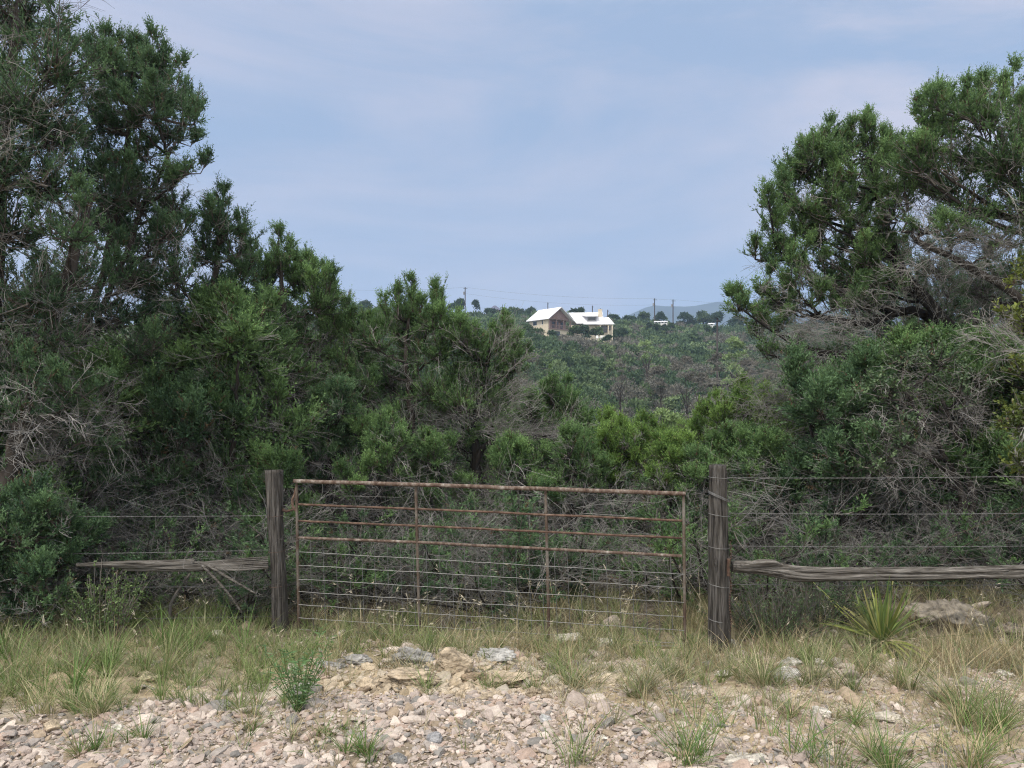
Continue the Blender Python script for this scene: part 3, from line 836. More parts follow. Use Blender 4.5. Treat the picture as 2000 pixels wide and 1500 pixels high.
def scrub():
    """knee to chest high tangles of dead twigs at the foot of the trees"""
    protos = []
    for k in range(4):
        rng = np.random.default_rng(700 + k)
        root = empty('scrub_bush', (0, 0, 0), 'tangled grey twiggy scrub bush behind the fence', 'bush', 'grey scrub bushes behind the fence')
        tr, fo, tw = MB(), MB(), MB()
        n = 9
        a = rng.uniform(0, 6.28, n)
        d = unit(np.stack([np.cos(a), np.sin(a), rng.uniform(.5, 1.6, n)], -1))
        P = bend(rng.normal(0, .06, (n, 3)) * [1, 1, 0], d, rng.uniform(.7, 1.25, n), rng.normal(0, .2, (n, 3)), 8)
        tr.tubes(P, np.linspace(.017, .006, 8)[None], 5, C=(.034, .030, .027))
        m = 62
        o = P[rng.integers(0, n, m), rng.integers(1, 8, m)]
        dead_fan(tw, o, unit(rdir(rng, m) + [0, 0, .25]), rng.uniform(.25, .7, m), rng, kids=6, grand=3, r=.0036, grey=.72)
        q = 44
        o = P[rng.integers(0, n, q), rng.integers(3, 8, q)]
        foliage(fo, tr, o, unit(rdir(rng, q) + [0, 0, .3]), rng.uniform(.15, .4, q), rng, 'dark' if k % 2 else 'mid', 10, .05)
        tr.build('stems', M['bark'], root, smooth=True); tw.build('dead_twigs', M['twig'], root); fo.build('foliage', M['leaf'], root)
        protos.append(root)
    rng = np.random.default_rng(9)
    i = 0
    for (x0, x1, D, n) in ((-250, 520, 7.7, 9), (560, 1390, 8.0, 9), (1430, 2200, 7.6, 8), (-250, 2200, 8.5, 22), (300, 1700, 9.8, 16), (300, 1700, 11.5, 14)):
        for q in range(n):
            px = lerp(x0, x1, (q + .5 + rng.uniform(-.35, .35)) / n)
            d = D + rng.uniform(-.3, .4)
            if abs(px - 1190) < 60 and d < 8.6: continue
            o = protos[i] if i < 4 else copy_tree(protos[int(rng.integers(0, 4))])
            i += 1
            x = (px - 1000) / FPX * d
            o.location = (x, d, float(gz(x, d)) - .03)
            o.rotation_euler.z = rng.uniform(0, 6.28)
            s = rng.uniform(.65, 1.1) * (.8 if d < 8.3 else 1)
            o.scale = (s * 1.25, s * 1.25, s)


thicket()
scrub()


# ------------------------------------------------------------------ the wooded slope across the valley
def canopy(b, C, r, h, D, rng, dk, lt, bare=0.0, fine=1.0):
    """one far crown: leaf clumps spread through its volume"""
    s = (.0021 * D + .03) * fine
    n = int(min(820, max(60, 10.5 * (r / s) ** 2)))
    q = rdir(rng, n)
    q[:, 2] = np.abs(q[:, 2]) * 1.0 - .25
    lump = .75 + .32 * np.sin(q[:, 0] * 5 + C[0]) * np.cos(q[:, 1] * 5 + C[1])
    P = C + q * np.array([r, r, h]) * (lump * rng.uniform(.72, 1.05, n))[:, None]
    dv = unit(q * .5 + rdir(rng, n) * .8 + np.array([0, 0, .5]))
    V, Q = kites(P, dv, rng.uniform(.7, 1.5, n) * s * 1.5, rng.uniform(.6, 1.1, n) * s * (1 - .3 * bare), rng, unit(q + [0, 0, .25] + rdir(rng, n) * .6))
    c = lerp(np.array(dk), np.array(lt), np.clip(rng.normal(.42, .15) + rng.normal(0, .14, n), 0, 1)[:, None])
    b.add(V, Q, C=np.repeat(c, 4, 0))


KINDS = [((.046, .080, .044), (.112, .172, .086), .50), ((.062, .100, .048), (.150, .212, .095), .26), ((.125, .122, .100), (.225, .220, .188), .12), ((.098, .145, .068), (.205, .275, .130), .12)]


def house_keepout(x, y):
    px = 1000 + x / y * FPX
    return 163 < y < 206 and 1020 < px < 1215


def woodland():
    rng = np.random.default_rng(77)
    b = MB()
    y = 40.0
    n = 0
    while y < 285:
        sp = 2.4 + y * .0055
        xw = y * .62
        x = -y * .42
        while x < xw:
            xx, yy = x + rng.uniform(-.5, .5) * sp, y + rng.uniform(-.5, .5) * sp
            x += sp
            if house_keepout(xx, yy) or rng.random() < .06: continue
            # grey bare stands form patches on the right of the slope
            px = 1000 + xx / yy * FPX
            g = fbm(xx / 14 + 3, yy / 22, 3) + (.10 if px > 1200 and yy < 150 else -.03)
            kp = np.array([k[2] for k in KINDS])
            if g > .58: kp = np.array([.22, .12, .60, .06])
            k = rng.choice(4, p=kp / kp.sum())
            r = rng.uniform(1.3, 3.1)
            h = rng.uniform(1.4, 2.9) * (.85 if 120 < yy < 200 else 1)
            C = np.array([xx, yy, float(gz(xx, yy)) + h * .62 + .4])
            canopy(b, C, r, h, yy, rng, KINDS[k][0], KINDS[k][1], bare=1.0 if k == 2 else 0)
            n += 1
        y += sp * .9
    o = b.build('woodland', M['canopy'])
    tag(o, 'dense mixed woodland covering the slope across the valley', 'woodland', kind='stuff')


woodland()


def far_tree(name, label, px, top, D, wpx, kind, seed, group=None, bare=0.0):
    rng = np.random.default_rng(seed)
    x = (px - 1000) / FPX * D
    g = float(gz(x, D))
    zt = CAMZ + (HOR - top) / FPX * D
    H = max(zt - g, 2.5)
    r = wpx / FPX * D * .5
    root = empty(name, (x, D, g), label, 'tree', group)
    t = MB()
    ax = np.array([[x, D, g - .2], [x + rng.normal(0, .1), D, g + H * .3], [x + rng.normal(0, .2), D + rng.normal(0, .2), g + H * .75]])
    t.tubes(ax, np.array([[.16, .12, .05]]) * max(.4, H / 7) * (1 - .55 * bare), 6, C=BARK)
    for q in range(7):
        a, z = rng.uniform(0, 6.28), rng.uniform(.25, .6) * H
        p0 = np.array([x, D, g + z])
        p1 = p0 + np.array([math.cos(a) * r * .8, math.sin(a) * r * .8, H * .25])
        t.tubes(np.array([p0, lerp(p0, p1, .5) + [0, 0, -.1], p1]), np.array([[.07, .05, .02]]) * max(.4, H / 7) * (1 - .4 * bare), 5, C=BARK)
    t.build('trunk', M['bark'], root)
    b = MB()
    dk, lt = kind
    for q in range(9):
        a, rr = rng.uniform(0, 6.28), rng.uniform(.0, .62) * r
        rl = r * rng.uniform(.34, .55)
        z = g + H - rl * .8 - rng.uniform(0, .62) * H * (rr / r + .25)
        canopy(b, np.array([x + rr * math.cos(a), D + rr * math.sin(a), z]), rl, rl * .9, D, rng, dk, lt, bare, .75)
    b.build('crown', M['canopy'], root)
    return root


DKG, OLV, PALE, BARE = ((.026, .050, .028), (.070, .115, .056)), ((.040, .070, .034), (.105, .155, .068)), ((.145, .215, .090), (.29, .385, .170)), ((.115, .110, .094), (.235, .225, .195))


def far_trees():
    lab = 'round dark tree standing on the skyline of the far ridge'
    sky_ = [(712, 585, 62), (750, 594, 40), (745, 596, 60), (892, 582, 46), (930, 585, 22), (955, 599, 44), (985, 600, 40), (1010, 598, 44), (1035, 597, 46),
            (1225, 612, 40), (1255, 608, 44), (1290, 609, 40), (1340, 609, 46), (1375, 604, 52), (1400, 605, 46), (1440, 616, 46), (1480, 616, 60), (1530, 612, 60), (1200, 612, 34), (640, 592, 60), (580, 596, 60), (1600, 612, 70)]
    for i, (px, top, wd) in enumerate(sky_):
        D = 262 + (i * 37 % 22)
        if px == 712:
            far_tree('ridge_tree', 'dark tree leaning to the right on the skyline left of the five tipped juniper', px, top, D, wd, DKG, 900 + i)
        elif px == 892:
            far_tree('ridge_tree', 'broad domed tree on the skyline beside the utility pole', px, top, D, wd, DKG, 900 + i)
        elif px == 930:
            far_tree('ridge_tree', 'narrow dark tree on the skyline just right of the utility pole', px, top, D, wd, DKG, 900 + i)
        else:
            far_tree('ridge_tree', lab, px, top, D, wd, OLV if i % 3 == 1 else DKG, 900 + i, 'dark skyline trees on the ridge')
    far_tree('house_tree', 'wide dark tree top behind the ridge of the white roofed wing', 1130, 600, 216, 40, DKG, 950)
    for i, (px, top, D, wd) in enumerate([(1048, 639, 172, 36), (1078, 646, 170, 26), (1120, 634, 173, 36), (1140, 633, 171, 42), (1165, 634, 172, 40), (1212, 640, 180, 36), (1030, 632, 178, 40), (1185, 652, 165, 26), (1020, 640, 172, 40)]):
        far_tree('house_tree', 'dark green tree standing in front of the cream house', px, top, D, wd, DKG if i % 2 else OLV, 960 + i, 'trees in front of the house')
    for i, (px, top, D, wd) in enumerate([(1281, 633, 225, 22), (1298, 634, 224, 22), (1312, 631, 228, 20), (1384, 635, 216, 16), (1398, 636, 217, 18), (1268, 630, 229, 20)]):
        far_tree('ridge_tree', 'bushy tree partly hiding the white trailer and shed', px, top, D, wd, OLV if i % 2 else DKG, 970 + i, 'trees in front of the trailer and shed')
    for i, (px, top, D, wd, l) in enumerate([(1305, 785, 34, 80, 'pale green leafy tree low in the valley between two junipers'), (1365, 835, 22, 60, 'small pale green tree just left of the bright juniper'),
                                             (1440, 652, 88, 62, 'pale green tree high on the slope under the right juniper'), (1265, 660, 120, 34, 'light green round tree on the slope right of the house')]):
        far_tree('deciduous_tree', l, px, top, D, wd, PALE, 980 + i)
    for i, (px, top, D, wd) in enumerate([(1340, 690, 95, 60), (1400, 684, 92, 60), (1455, 690, 90, 60), (1290, 712, 86, 50), (1500, 700, 80, 60), (1210, 700, 95, 40), (1370, 722, 78, 50), (1440, 730, 74, 50)]):
        far_tree('bare_tree', 'grey leafless tree in the bare stand on the far slope', px, top, D, wd, BARE, 990 + i, 'grey bare trees on the slope', bare=1.0)


far_trees()


# ------------------------------------------------------------------ houses, poles
class Frame:
    """local frame: a along the width, d into depth, z up"""

    def __init__(s, o, ang):
        s.o = np.asarray(o, float)
        s.a = np.array([math.cos(ang), math.sin(ang), 0])
        s.d = np.array([-math.sin(ang), math.cos(ang), 0])
        s.R = np.stack([s.a, s.d, [0, 0, 1]], 1)

    def p(s, a, d, z):
        return s.o + s.a * a + s.d * d + np.array([0, 0, z])

    def box(s, b, a0, a1, d0, d1, z0, z1):
        b.box(s.p((a0 + a1) / 2, (d0 + d1) / 2, (z0 + z1) / 2), ((a1 - a0) / 2, (d1 - d0) / 2, (z1 - z0) / 2), s.R)


def slab(b, quad, th):
    """roof plane with thickness th (downwards)"""
    q = np.asarray(quad, float)
    lo = q - np.array([0, 0, th])
    b.add(np.concatenate([q, lo]), [[0, 1, 2, 3], [7, 6, 5, 4], [0, 4, 5, 1], [1, 5, 6, 2], [2, 6, 7, 3], [3, 7, 4, 0]])


def houses():
    D = 190.0
    # main block: the gable looks to the front right, the left eave side to the front left
    c = at(1071, 655, D)
    root = empty('gable_house', c, 'two storey cream house with white metal roof and a brown balcony gable', 'house')
    f = Frame(c, math.radians(40))
    f.o = at(1071, 655, D)                          # front corner nearest to the camera
    Wd, Ln = 8.0, 7.6
    z0, ze, zr = -2.0, 4.75, 7.8
    b = MB()
    f.box(b, 0, Wd, 1.7, Ln, z0, ze)                # walls, set back behind the balcony
    f.box(b, 0, Wd, 0, 1.7, z0, 1.95)
    f.box(b, 0, .25, 0, 1.7, 1.95, ze)
    b.build('wall', M['stucco'], root)
    b = MB()
    for dd in (.35, 1.71):
        b.add(np.array([f.p(0, dd, ze - .3), f.p(Wd, dd, ze - .3), f.p(Wd, dd, ze), f.p(Wd / 2, dd, zr - .12), f.p(0, dd, ze)]), T=[[0, 1, 2], [0, 2, 3], [0, 3, 4]])
    f.box(b, .25, Wd, 1.62, 1.69, 1.95, ze - .3)
    b.build('gable', M['gable'], root)
    b = MB()
    ov, e2 = .7, .8
    slab(b, [f.p(-ov, -.9, ze - .35), f.p(-ov, Ln + .6, ze - .35), f.p(Wd / 2, Ln + .6, zr), f.p(Wd / 2, -.9, zr)], .16)
    slab(b, [f.p(Wd / 2, -.9, zr), f.p(Wd / 2, Ln + .6, zr), f.p(Wd + ov, Ln + .6, ze - .35), f.p(Wd + ov, -.9, ze - .35)], .16)
    b.build('roof', M['roof_white'], root)
    b = MB()
    f.box(b, 0, Wd, -.45, .0, 1.75, 1.95)
    for k in range(4): f.box(b, k * (Wd - .22) / 3, k * (Wd - .22) / 3 + .22, -.42, -.2, 1.95, ze - .3)
    f.box(b, 0, Wd, -.36, -.28, 2.85, 2.95)
    for k in range(36): f.box(b, .2 + k * .215, .24 + k * .215, -.34, -.30, 1.95, 2.85)
    b.build('balcony', M['gable'], root)
    for a0, a1, zz0, zz1 in ((1.0, 2.0, 2.2, 4.0), (2.9, 3.8, 2.0, 4.0), (4.2, 5.1, 2.0, 4.0), (6.0, 7.2, 2.2, 4.0)):
        b = MB(); f.box(b, a0, a1, 1.52, 1.60, zz0, zz1)
        b.build('door' if zz0 < 2.1 else 'window', M['glass'], root)
    b = MB(); f.box(b, 2.2, 4.2, -.05, .02, .0, 1.3); b.build('lower_window', M['glass'], root)
    for d0, d1, zz0, zz1 in ((4.6, 6.0, 3.0, 4.1), (2.1, 2.5, 3.1, 4.2)):
        b = MB(); f.box(b, -.04, .05, d0, d1, zz0, zz1); w_ = b.build('window', M['glass'], root)
        b = MB()
        f.box(b, -.07, .02, d0 - .1, d1 + .1, zz1, zz1 + .1); f.box(b, -.07, .02, d0 - .1, d1 + .1, zz0 - .1, zz0)
        o = b.build('window_frame', M['white'], None, origin=(0, 0, 0))
        o.parent = w_; o.location = tuple(-np.array(root.location))

    # wing: long white roof towards us with dormer, chimney and porch
    D2 = 197.0
    c = at(1150, 655, D2)
    root = empty('wing_house', c, 'lower cream wing with white metal roof, dormer and chimney', 'house')
    k = D2 / FPX
    f = Frame(c, math.radians(-6))
    X = lambda px: (px - 1150) * k
    Z = lambda py: (655 - py) * k
    b = MB()
    f.box(b, X(1112), X(1186), 0, 7.5, -2, Z(635))
    f.box(b, X(1186), X(1195), -.2, 5.0, -2, Z(634))
    for a in (X(1112), X(1186)):
        b.poly([f.p(a + .02, 0, Z(636)), f.p(a + .02, 7.5, Z(636)), f.p(a + .02, 3.8, Z(609))])
    b.build('wall', M['stucco'], root)
    b = MB()
    slab(b, [f.p(X(1126), -1.6, Z(632)), f.p(X(1180), -1.6, Z(632)), f.p(X(1177), 3.8, Z(607)), f.p(X(1110), 3.8, Z(607))], .16)
    slab(b, [f.p(X(1110), 3.8, Z(607)), f.p(X(1177), 3.8, Z(607)), f.p(X(1177), 9.0, Z(634)), f.p(X(1110), 9.0, Z(634))], .16)
    b.build('roof', M['roof_white'], root)
    b = MB()
    slab(b, [f.p(X(1167), -2.6, Z(635)), f.p(X(1199), -2.6, Z(635)), f.p(X(1189), 2.6, Z(618)), f.p(X(1172), 2.6, Z(618))], .14)
    slab(b, [f.p(X(1140), -2.2, Z(634.5)), f.p(X(1168), -2.2, Z(634.5)), f.p(X(1166), -1.2, Z(631)), f.p(X(1140), -1.2, Z(631))], .12)
    b.build('porch_roof', M['roof_white'], root)
    b = MB(); f.box(b, X(1147), X(1165), -.9, 2.0, Z(634), Z(619)); dm = b.build('dormer', M['grey_wall'], root)
    b = MB()
    slab(b, [f.p(X(1144), -1.6, Z(618.6)), f.p(X(1168), -1.6, Z(618.6)), f.p(X(1168), 2.6, Z(612.5)), f.p(X(1135), 2.6, Z(612.5))], .14)
    b.build('dormer_roof', M['roof_white'], root)
    b = MB(); f.box(b, X(1149), X(1163), -.98, -.88, Z(626), Z(620.5)); b.build('dormer_window', M['glass'], root)
    b = MB(); f.box(b, X(1168.5), X(1176), 1.4, 2.5, Z(624), Z(603.5)); f.box(b, X(1168), X(1176.5), 1.3, 2.6, Z(604.2), Z(603.0)); ch = b.build('chimney', M['stucco'], root)
    b = MB(); f.box(b, X(1171.7), X(1173.3), 1.8, 2.1, Z(603.0), Z(601.2)); o = b.build('flue', M['pole'], root)
    b = MB()
    for px in (1172, 1187.5, 1195): f.box(b, X(px) - .13, X(px) + .13, -2.4, -2.14, -2, Z(635.4))
    b.build('porch_posts', M['stucco'], root)
    b = MB(); f.box(b, X(1189), X(1192), -.3, -.18, Z(646), Z(637)); b.build('door', M['glass'], root)
    b = MB(); f.box(b, X(1172), X(1186), -.08, .04, Z(650), Z(637)); b.build('porch_window', M['glass'], root)

    # patio set in front of the wing
    g = at(1173, 659, 168.)
    root = empty('patio_set', (g[0], g[1], g[2] - .8), 'white table and chairs glimpsed between trees below the wing', 'garden furniture')
    b = MB(); b.box(g + [0, 0, .0], (.6, .5, .05)); b.box(g + [0, 0, -.4], (.06, .06, .4)); b.build('table', M['white'], root)
    for dx in (-.85, .2, .85):
        b = MB()
        b.box(g + [dx, -.6, -.25], (.26, .25, .04)); b.box(g + [dx, -.36, .1], (.26, .04, .32))
        for sx in (-.2, .2): b.box(g + [dx + sx, -.6, -.52], (.03, .2, .26))
        b.build('chair', M['white'], root)

    # far small buildings
    for (px, py, wp, hp, d, l, m, nw) in ((1291, 630, 24, 6, 240, 'long low white trailer among trees right of the house', 'white', 4), (1390, 634, 10, 6, 232, 'small white shed among trees near the right juniper', 'white', 1),
                                          (704, 624, 18, 6, 225, 'low grey roofed shed just right of the many tipped juniper', 'grey_wall', 2), (884, 625, 14, 7, 225, 'small pale roofed cottage behind the low juniper tops', 'white', 1)):
        c = at(px, py + hp / 2, d)
        kk = d / FPX
        root = empty('trailer' if nw == 4 else 'shed', c, l, 'trailer' if nw == 4 else 'shed')
        f = Frame(c, math.radians(-8))
        hw, H = wp * kk / 2, hp * kk
        b = MB(); f.box(b, -hw, hw, 0, 2.6, -.5, H * .8); b.build('wall', M[m], root)
        b = MB()
        slab(b, [f.p(-hw - .2, -.3, H * .78), f.p(hw + .2, -.3, H * .78), f.p(hw + .2, 1.3, H + .15), f.p(-hw - .2, 1.3, H + .15)], .1)
        slab(b, [f.p(-hw - .2, 1.3, H + .15), f.p(hw + .2, 1.3, H + .15), f.p(hw + .2, 2.9, H * .78), f.p(-hw - .2, 2.9, H * .78)], .1)
        b.build('roof', M['roof_white'], root)
        for q in range(nw):
            a = lerp(-hw, hw, (q + .5) / nw)
            b = MB(); f.box(b, a - .32, a + .32, -.05, .03, H * .3, H * .62); b.build('window', M['glass'], root)
    c = at(966, 604, 275.)
    root = empty('cottage', c, 'blue grey hipped roof showing above the ridge trees', 'house')
    f = Frame(c, 0)
    b = MB(); f.box(b, -1.6, 1.6, 0, 4, -5, -.2); b.build('wall', M['stucco'], root)
    b = MB(); A = f.p(-.3, 2, 1.7); A2 = f.p(.5, 2, 1.7)
    e = [f.p(-2.4, -.5, -.3), f.p(2.6, -.5, -.3), f.p(2.6, 4.5, -.3), f.p(-2.4, 4.5, -.3)]
    b.poly([e[0], e[1], A2, A]); b.poly([e[2], e[3], A, A2]); b.poly([e[1], e[2], A2]); b.poly([e[3], e[0], A]); b.poly([e[3], e[2], e[1], e[0]])
    b.build('roof', M['blue_roof'], root)

    # poles and lines
    tops = {}
    for (px, py, d, H, l) in ((683, 566, 262, 11, 'utility pole rising beside the many tipped juniper'), (908.5, 561, 250, 12, 'tall utility pole with a transformer can left of the house'),
                              (1070, 591, 268, 7, 'short pole behind the roof of the cream house'), (1157, 597, 262, 8, 'grey pole behind the roof of the wing'),
                              (1187, 605, 255, 6, 'dark pole just right of the chimney'), (1278.5, 583, 246, 10, 'dark utility pole above the white trailer'),
                              (1314.5, 585, 240, 10, 'dark utility pole with a crossarm right of the trailer'), (1401, 621, 130, 8, 'weathered pole on the slope below the white shed')):
        t_ = at(px, py, d)
        g = float(gz(t_[0], d))
        root = empty('utility_pole', (t_[0], d, min(g, t_[2] - H)), l, 'pole')
        b = MB(); b.tubes(np.array([[t_[0], d, min(g, t_[2] - H)], [t_[0], d, t_[2] - 1], t_]), np.array([[.19, .16, .15]]), 8, cap=True); b.build('shaft', M['pole'], root, smooth=True)
        b = MB(); b.box(t_ + [.1, -.2, -.5], (.7 if H > 8 else .35, .06, .06)); b.build('crossarm', M['pole'], root)
        if H > 8:
            b = MB(); b.tubes(np.array([t_ + [-.42, -.1, -2.6], t_ + [-.42, -.1, -1.6]]), np.array([[.26, .26]]), 10, cap=True); b.build('transformer', M['grey_wall'], root)
        tops[px] = t_

    def line(p, q, sag, l):
        t = np.linspace(0, 1, 26)[:, None]
        pts = lerp(p, q, t) - np.array([0, 0, 1.]) * sag * 4 * t * (1 - t)
        b = MB(); b.tubes(pts, np.full((1, 26), .015), 4)
        tag(b.build('power_line', M['pole'], origin=p), l, 'power line')
    far_l, far_r = at(300, 560, 268), at(1700, 600, 232)
    line(tops[683], tops[908.5], .6, 'power line between the two poles left of the house')
    line(tops[908.5], tops[1278.5], 1.2, 'long power line from the transformer pole over the house to the trailer')
    line(tops[908.5] - [0, 0, 2.2], tops[1278.5] - [0, 0, 2.2], 1.4, 'lower slack line passing above the house roofs')
    line(tops[1278.5], tops[1314.5], .2, 'short power line between the two poles by the trailer')
    line(tops[1314.5], far_r, .8, 'power line running right from the crossarm pole')
    line(far_l, tops[683], .8, 'power line running left behind the tall junipers')
    line(at(960, 651, 120.), tops[1401], .7, 'pale cable crossing the slope below the house')


houses()


# ------------------------------------------------------------------ gate, posts, rails, wires
DL, DR = 7.0, 6.42            # distance of the hinge end and of the free end


def gd(px):
    return lerp(DL, DR, (px - 578) / (1338 - 578))


def gp(px, py):
    return at(px, py, gd(px))


def wood_column(b, pts, radii, rng, sides=20, flute=.10, n=40):
    """split weathered timber: a fluted, slightly twisted column"""
    p = smooth_path(pts, n)
    r = np.interp(np.linspace(0, 1, n), np.linspace(0, 1, len(radii)), radii)
    a = np.arange(sides) * 2 * np.pi / sides
    t = unit(np.gradient(p, axis=0))
    ref = np.array([0, 1., 0]) if abs(t[0][1]) < .8 else np.array([1., 0, 0])
    u = unit(np.cross(t, np.broadcast_to(ref, t.shape)))
    v = np.cross(t, u)
    ph = rng.uniform(0, 6.28, 6)
    am = rng.uniform(.3, 1, 6)
    fl = sum(am[k] * np.sin((k + 2) * a[None] + ph[k] + np.linspace(0, .8, n)[:, None] * (1 + .3 * k)) for k in range(6)) / 3
    gr = (vnoise(a[None] * 3.5 + ph[0] * 9 + 0 * r[:, None], np.linspace(0, 5, n)[:, None] + ph[1] + 0 * a[None]) - .5)
    R = r[:, None] * (1 + flute * fl + flute * .9 * gr)
    V = p[:, None] + R[..., None] * (np.cos(a)[None, :, None] * u[:, None] + np.sin(a)[None, :, None] * v[:, None])
    i, j = np.meshgrid(np.arange(n - 1), np.arange(sides), indexing='ij')
    j2 = (j + 1) % sides
    Q = np.stack([i * sides + j, i * sides + j2, (i + 1) * sides + j2, (i + 1) * sides + j], -1).reshape(-1, 4)
    V = V.reshape(-1, 3)
    T = [[n * sides, (k + 1) % sides, k] for k in range(sides)] + [[n * sides + 1, (n - 1) * sides + k, (n - 1) * sides + (k + 1) % sides] for k in range(sides)]
    V = np.concatenate([V, p[:1], p[-1:] - t[-1:] * .006])
    b.add(V, Q, T)


def ring(c, rx, ry, tilt, r, n=22, turns=1.0, rise=0.0):
    a = np.linspace(0, 2 * np.pi * turns, int(n * turns) + 1)
    return np.stack([c[0] + rx * np.cos(a), c[1] + ry * np.sin(a), c[2] + tilt * np.cos(a) + rise * a / 6.28], -1)


def fence():
    rng = np.random.default_rng(31)
    # left post, leaning
    base, top = at(547, 1268, 7.0), at(535, 918, 7.02)
    root = empty('gate_post', (base[0], base[1], float(gz(base[0], base[1])) - .1), 'leaning weathered grey post carrying the hinge of the gate', 'post')
    b = MB(); wood_column(b, [base - [0, 0, .12], at(545, 1130, 7.0), at(537, 1010, 7.0), top], [.086, .074, .066, .067, .080], rng, sides=32, flute=.17, n=60)
    b.build('shaft', M['post'], root, smooth=True)
    for y in (1007, 1076, 1143, 1204):
        c = at(lerp(535, 546, (y - 918) / 340), y, 7.0)
        b = MB(); b.tubes(ring(c, .079, .081, .006, 0), np.full((1, 23), .0022), 4); b.build('wire_tie', M['wire_rust'], root)
    # right post
    base, top = at(1405, 1262, 6.36), at(1403, 908, 6.36)
    root = empty('gate_post', (base[0], base[1], float(gz(base[0], base[1])) - .1), 'upright knotty grey post where the gate latches', 'post')
    b = MB(); wood_column(b, [base - [0, 0, .12], at(1406, 1150, 6.36), at(1404, 1040, 6.36), top], [.091, .088, .083, .077, .070], rng, sides=32, flute=.15, n=60)
    b.build('shaft', M['post'], root, smooth=True)
    b = MB()
    c = at(1397, 1098, 6.26)
    t = np.linspace(0, 2 * np.pi, 15)
    for q, rr in enumerate((.030, .019, .009)):
        b.tubes(np.stack([c[0] + rr * .62 * np.cos(t), c[1] + 0 * t + .004 - .003 * q, c[2] + rr * 1.4 * np.sin(t)], -1), np.full((1, 15), .0055), 5)
    b.build('knot', M['post'], root)
    for y, tl in ((932, .004), (1005, .012), (1068, .006), (1142, .014), (1210, .01)):
        c = at(1404, y, 6.36)
        b = MB(); b.tubes(ring(c, .091, .093, -tl, 0), np.full((1, 23), .0026), 4); b.build('wire_tie', M['wire'], root)
    c = at(1404, 967, 6.36)
    b = MB(); b.tubes(ring(c, .090, .092, -.040, 0, turns=3.0, rise=-.008), np.full((1, 67), .0028), 4); b.build('wire_loop', M['wire'], root)
    # latch plate and rusty chain
    b = MB(); b.box(at(1421, 1107, 6.30), (.010, .03, .075)); b.build('latch_plate', M['rust_dark'], root)
    cb = MB()
    y = 1062.
    for k in range(34):
        c = at(1426 + 2.0 * math.sin(k * .5), y, 6.30)
        a = np.linspace(0, 2 * np.pi, 9)
        s_ = (np.cos(a) * .008, np.zeros(9)) if k % 2 else (np.zeros(9), np.cos(a) * .008)
        cb.tubes(np.stack([c[0] + s_[0], c[1] + s_[1], c[2] + np.sin(a) * .017], -1), np.full((1, 9), .0032), 5)
        y += 5.3
    ch = cb.build('chain', M['wire_rust'], origin=at(1426, 1062, 6.30))
    tag(ch, 'rusty chain hanging down the right side of the latch post', 'chain')

    # the gate
    g0 = gp(958, 1250)
    gate = empty('ranch_gate', g0, 'rusty pipe ranch gate with wire mesh across its lower half', 'gate')

    def pipe(name, pts, r, m, sides=12, n=30):
        b = MB()
        p = np.asarray(pts, float)
        p = np.stack([np.interp(np.linspace(0, 1, n), np.linspace(0, 1, len(p)), p[:, k]) for k in range(3)], -1)
        p[1:-1, 2] += rng.normal(0, .0012, n - 2)
        b.tubes(p, np.full((1, n), r), sides, cap=True)
        return b.build(name, m, gate, smooth=True)
    pipe('top_rail', [gp(574, 939.5), gp(812, 946.5), gp(1065, 955), gp(1339, 964.5)], .0195, M['rust'])
    pipe('rail', [gp(583, 985), gp(812, 994), gp(1332, 1017)], .0105, M['rust_dark'])
    pipe('rail', [gp(583, 1017.5), gp(812, 1027), gp(1332, 1051)], .0105, M['rust_dark'])
    pipe('rail', [gp(583, 1050.5), gp(812, 1059), gp(1332, 1086)], .014, M['rust'])
    pipe('bottom_rail', [gp(584, 1243), gp(820, 1251), gp(1338, 1268)], .014, M['rust_dark'])
    for (x0, y0, x1, y1) in ((579, 944, 584, 1246), (812, 951, 820, 1251), (1065.5, 959, 1073, 1259), (1335, 968, 1338, 1268)):
        pipe('upright', [gp(x0, y0), gp(lerp(x0, x1, .5), lerp(y0, y1, .5)), gp(x1, y1)], .0145, M['rust_grey'])
    b = MB()
    for k, (ya, yb) in enumerate(((1077, 1121), (1103, 1148), (1130, 1176), (1155, 1204), (1180, 1231), (1206, 1256), (1229, 1262))):
        t = np.linspace(0, 1, 40)
        p = np.array([gp(lerp(584, 1336, q), lerp(ya, yb, q) + rng.normal(0, .35)) for q in t]) + np.array([0, -.012, 0])
        b.tubes(p, np.full((1, 40), .0031), 5)
    for k in range(30):
        px = 606 + k * 25.1
        f0 = (px - 583) / 749
        p = np.array([gp(px + 6 * q + rng.normal(0, .4), lerp(lerp(1053, 1089, f0), lerp(1236, 1262, f0), q)) for q in np.linspace(0, 1, 12)]) + np.array([0, -.006, 0])
        b.tubes(p, np.full((1, 12), .0029), 4)
    b.build('wire_mesh', M['wire'], gate)
    # hinge strap and pintle
    b = MB()
    b.tubes(np.array([gp(579, 950), gp(576, 965), gp(571, 976), gp(572, 990), gp(578, 998)]), np.full((1, 5), .013), 6, cap=True)
    b.tubes(np.array([gp(552, 996), gp(560, 999), gp(570, 996), gp(578, 992)]), np.array([[.016, .013, .011, .010]]), 7, cap=True)
    b.build('hinge', M['rust_dark'], gate)

    # right hand log rail
    c = at(1429, 1107, 6.42)
    pts = [c, at(1500, 1110, 6.42), at(1560, 1122, 6.40), at(1640, 1122, 6.38), at(1780, 1121, 6.34), at(1900, 1119, 6.30), at(2040, 1116, 6.26), at(2250, 1114, 6.2)]
    b = MB(); wood_column(b, pts, [.042, .058, .045, .050, .038, .044, .040, .036], rng, sides=30, flute=.30, n=90)
    sp_ = smooth_path(pts, 60)
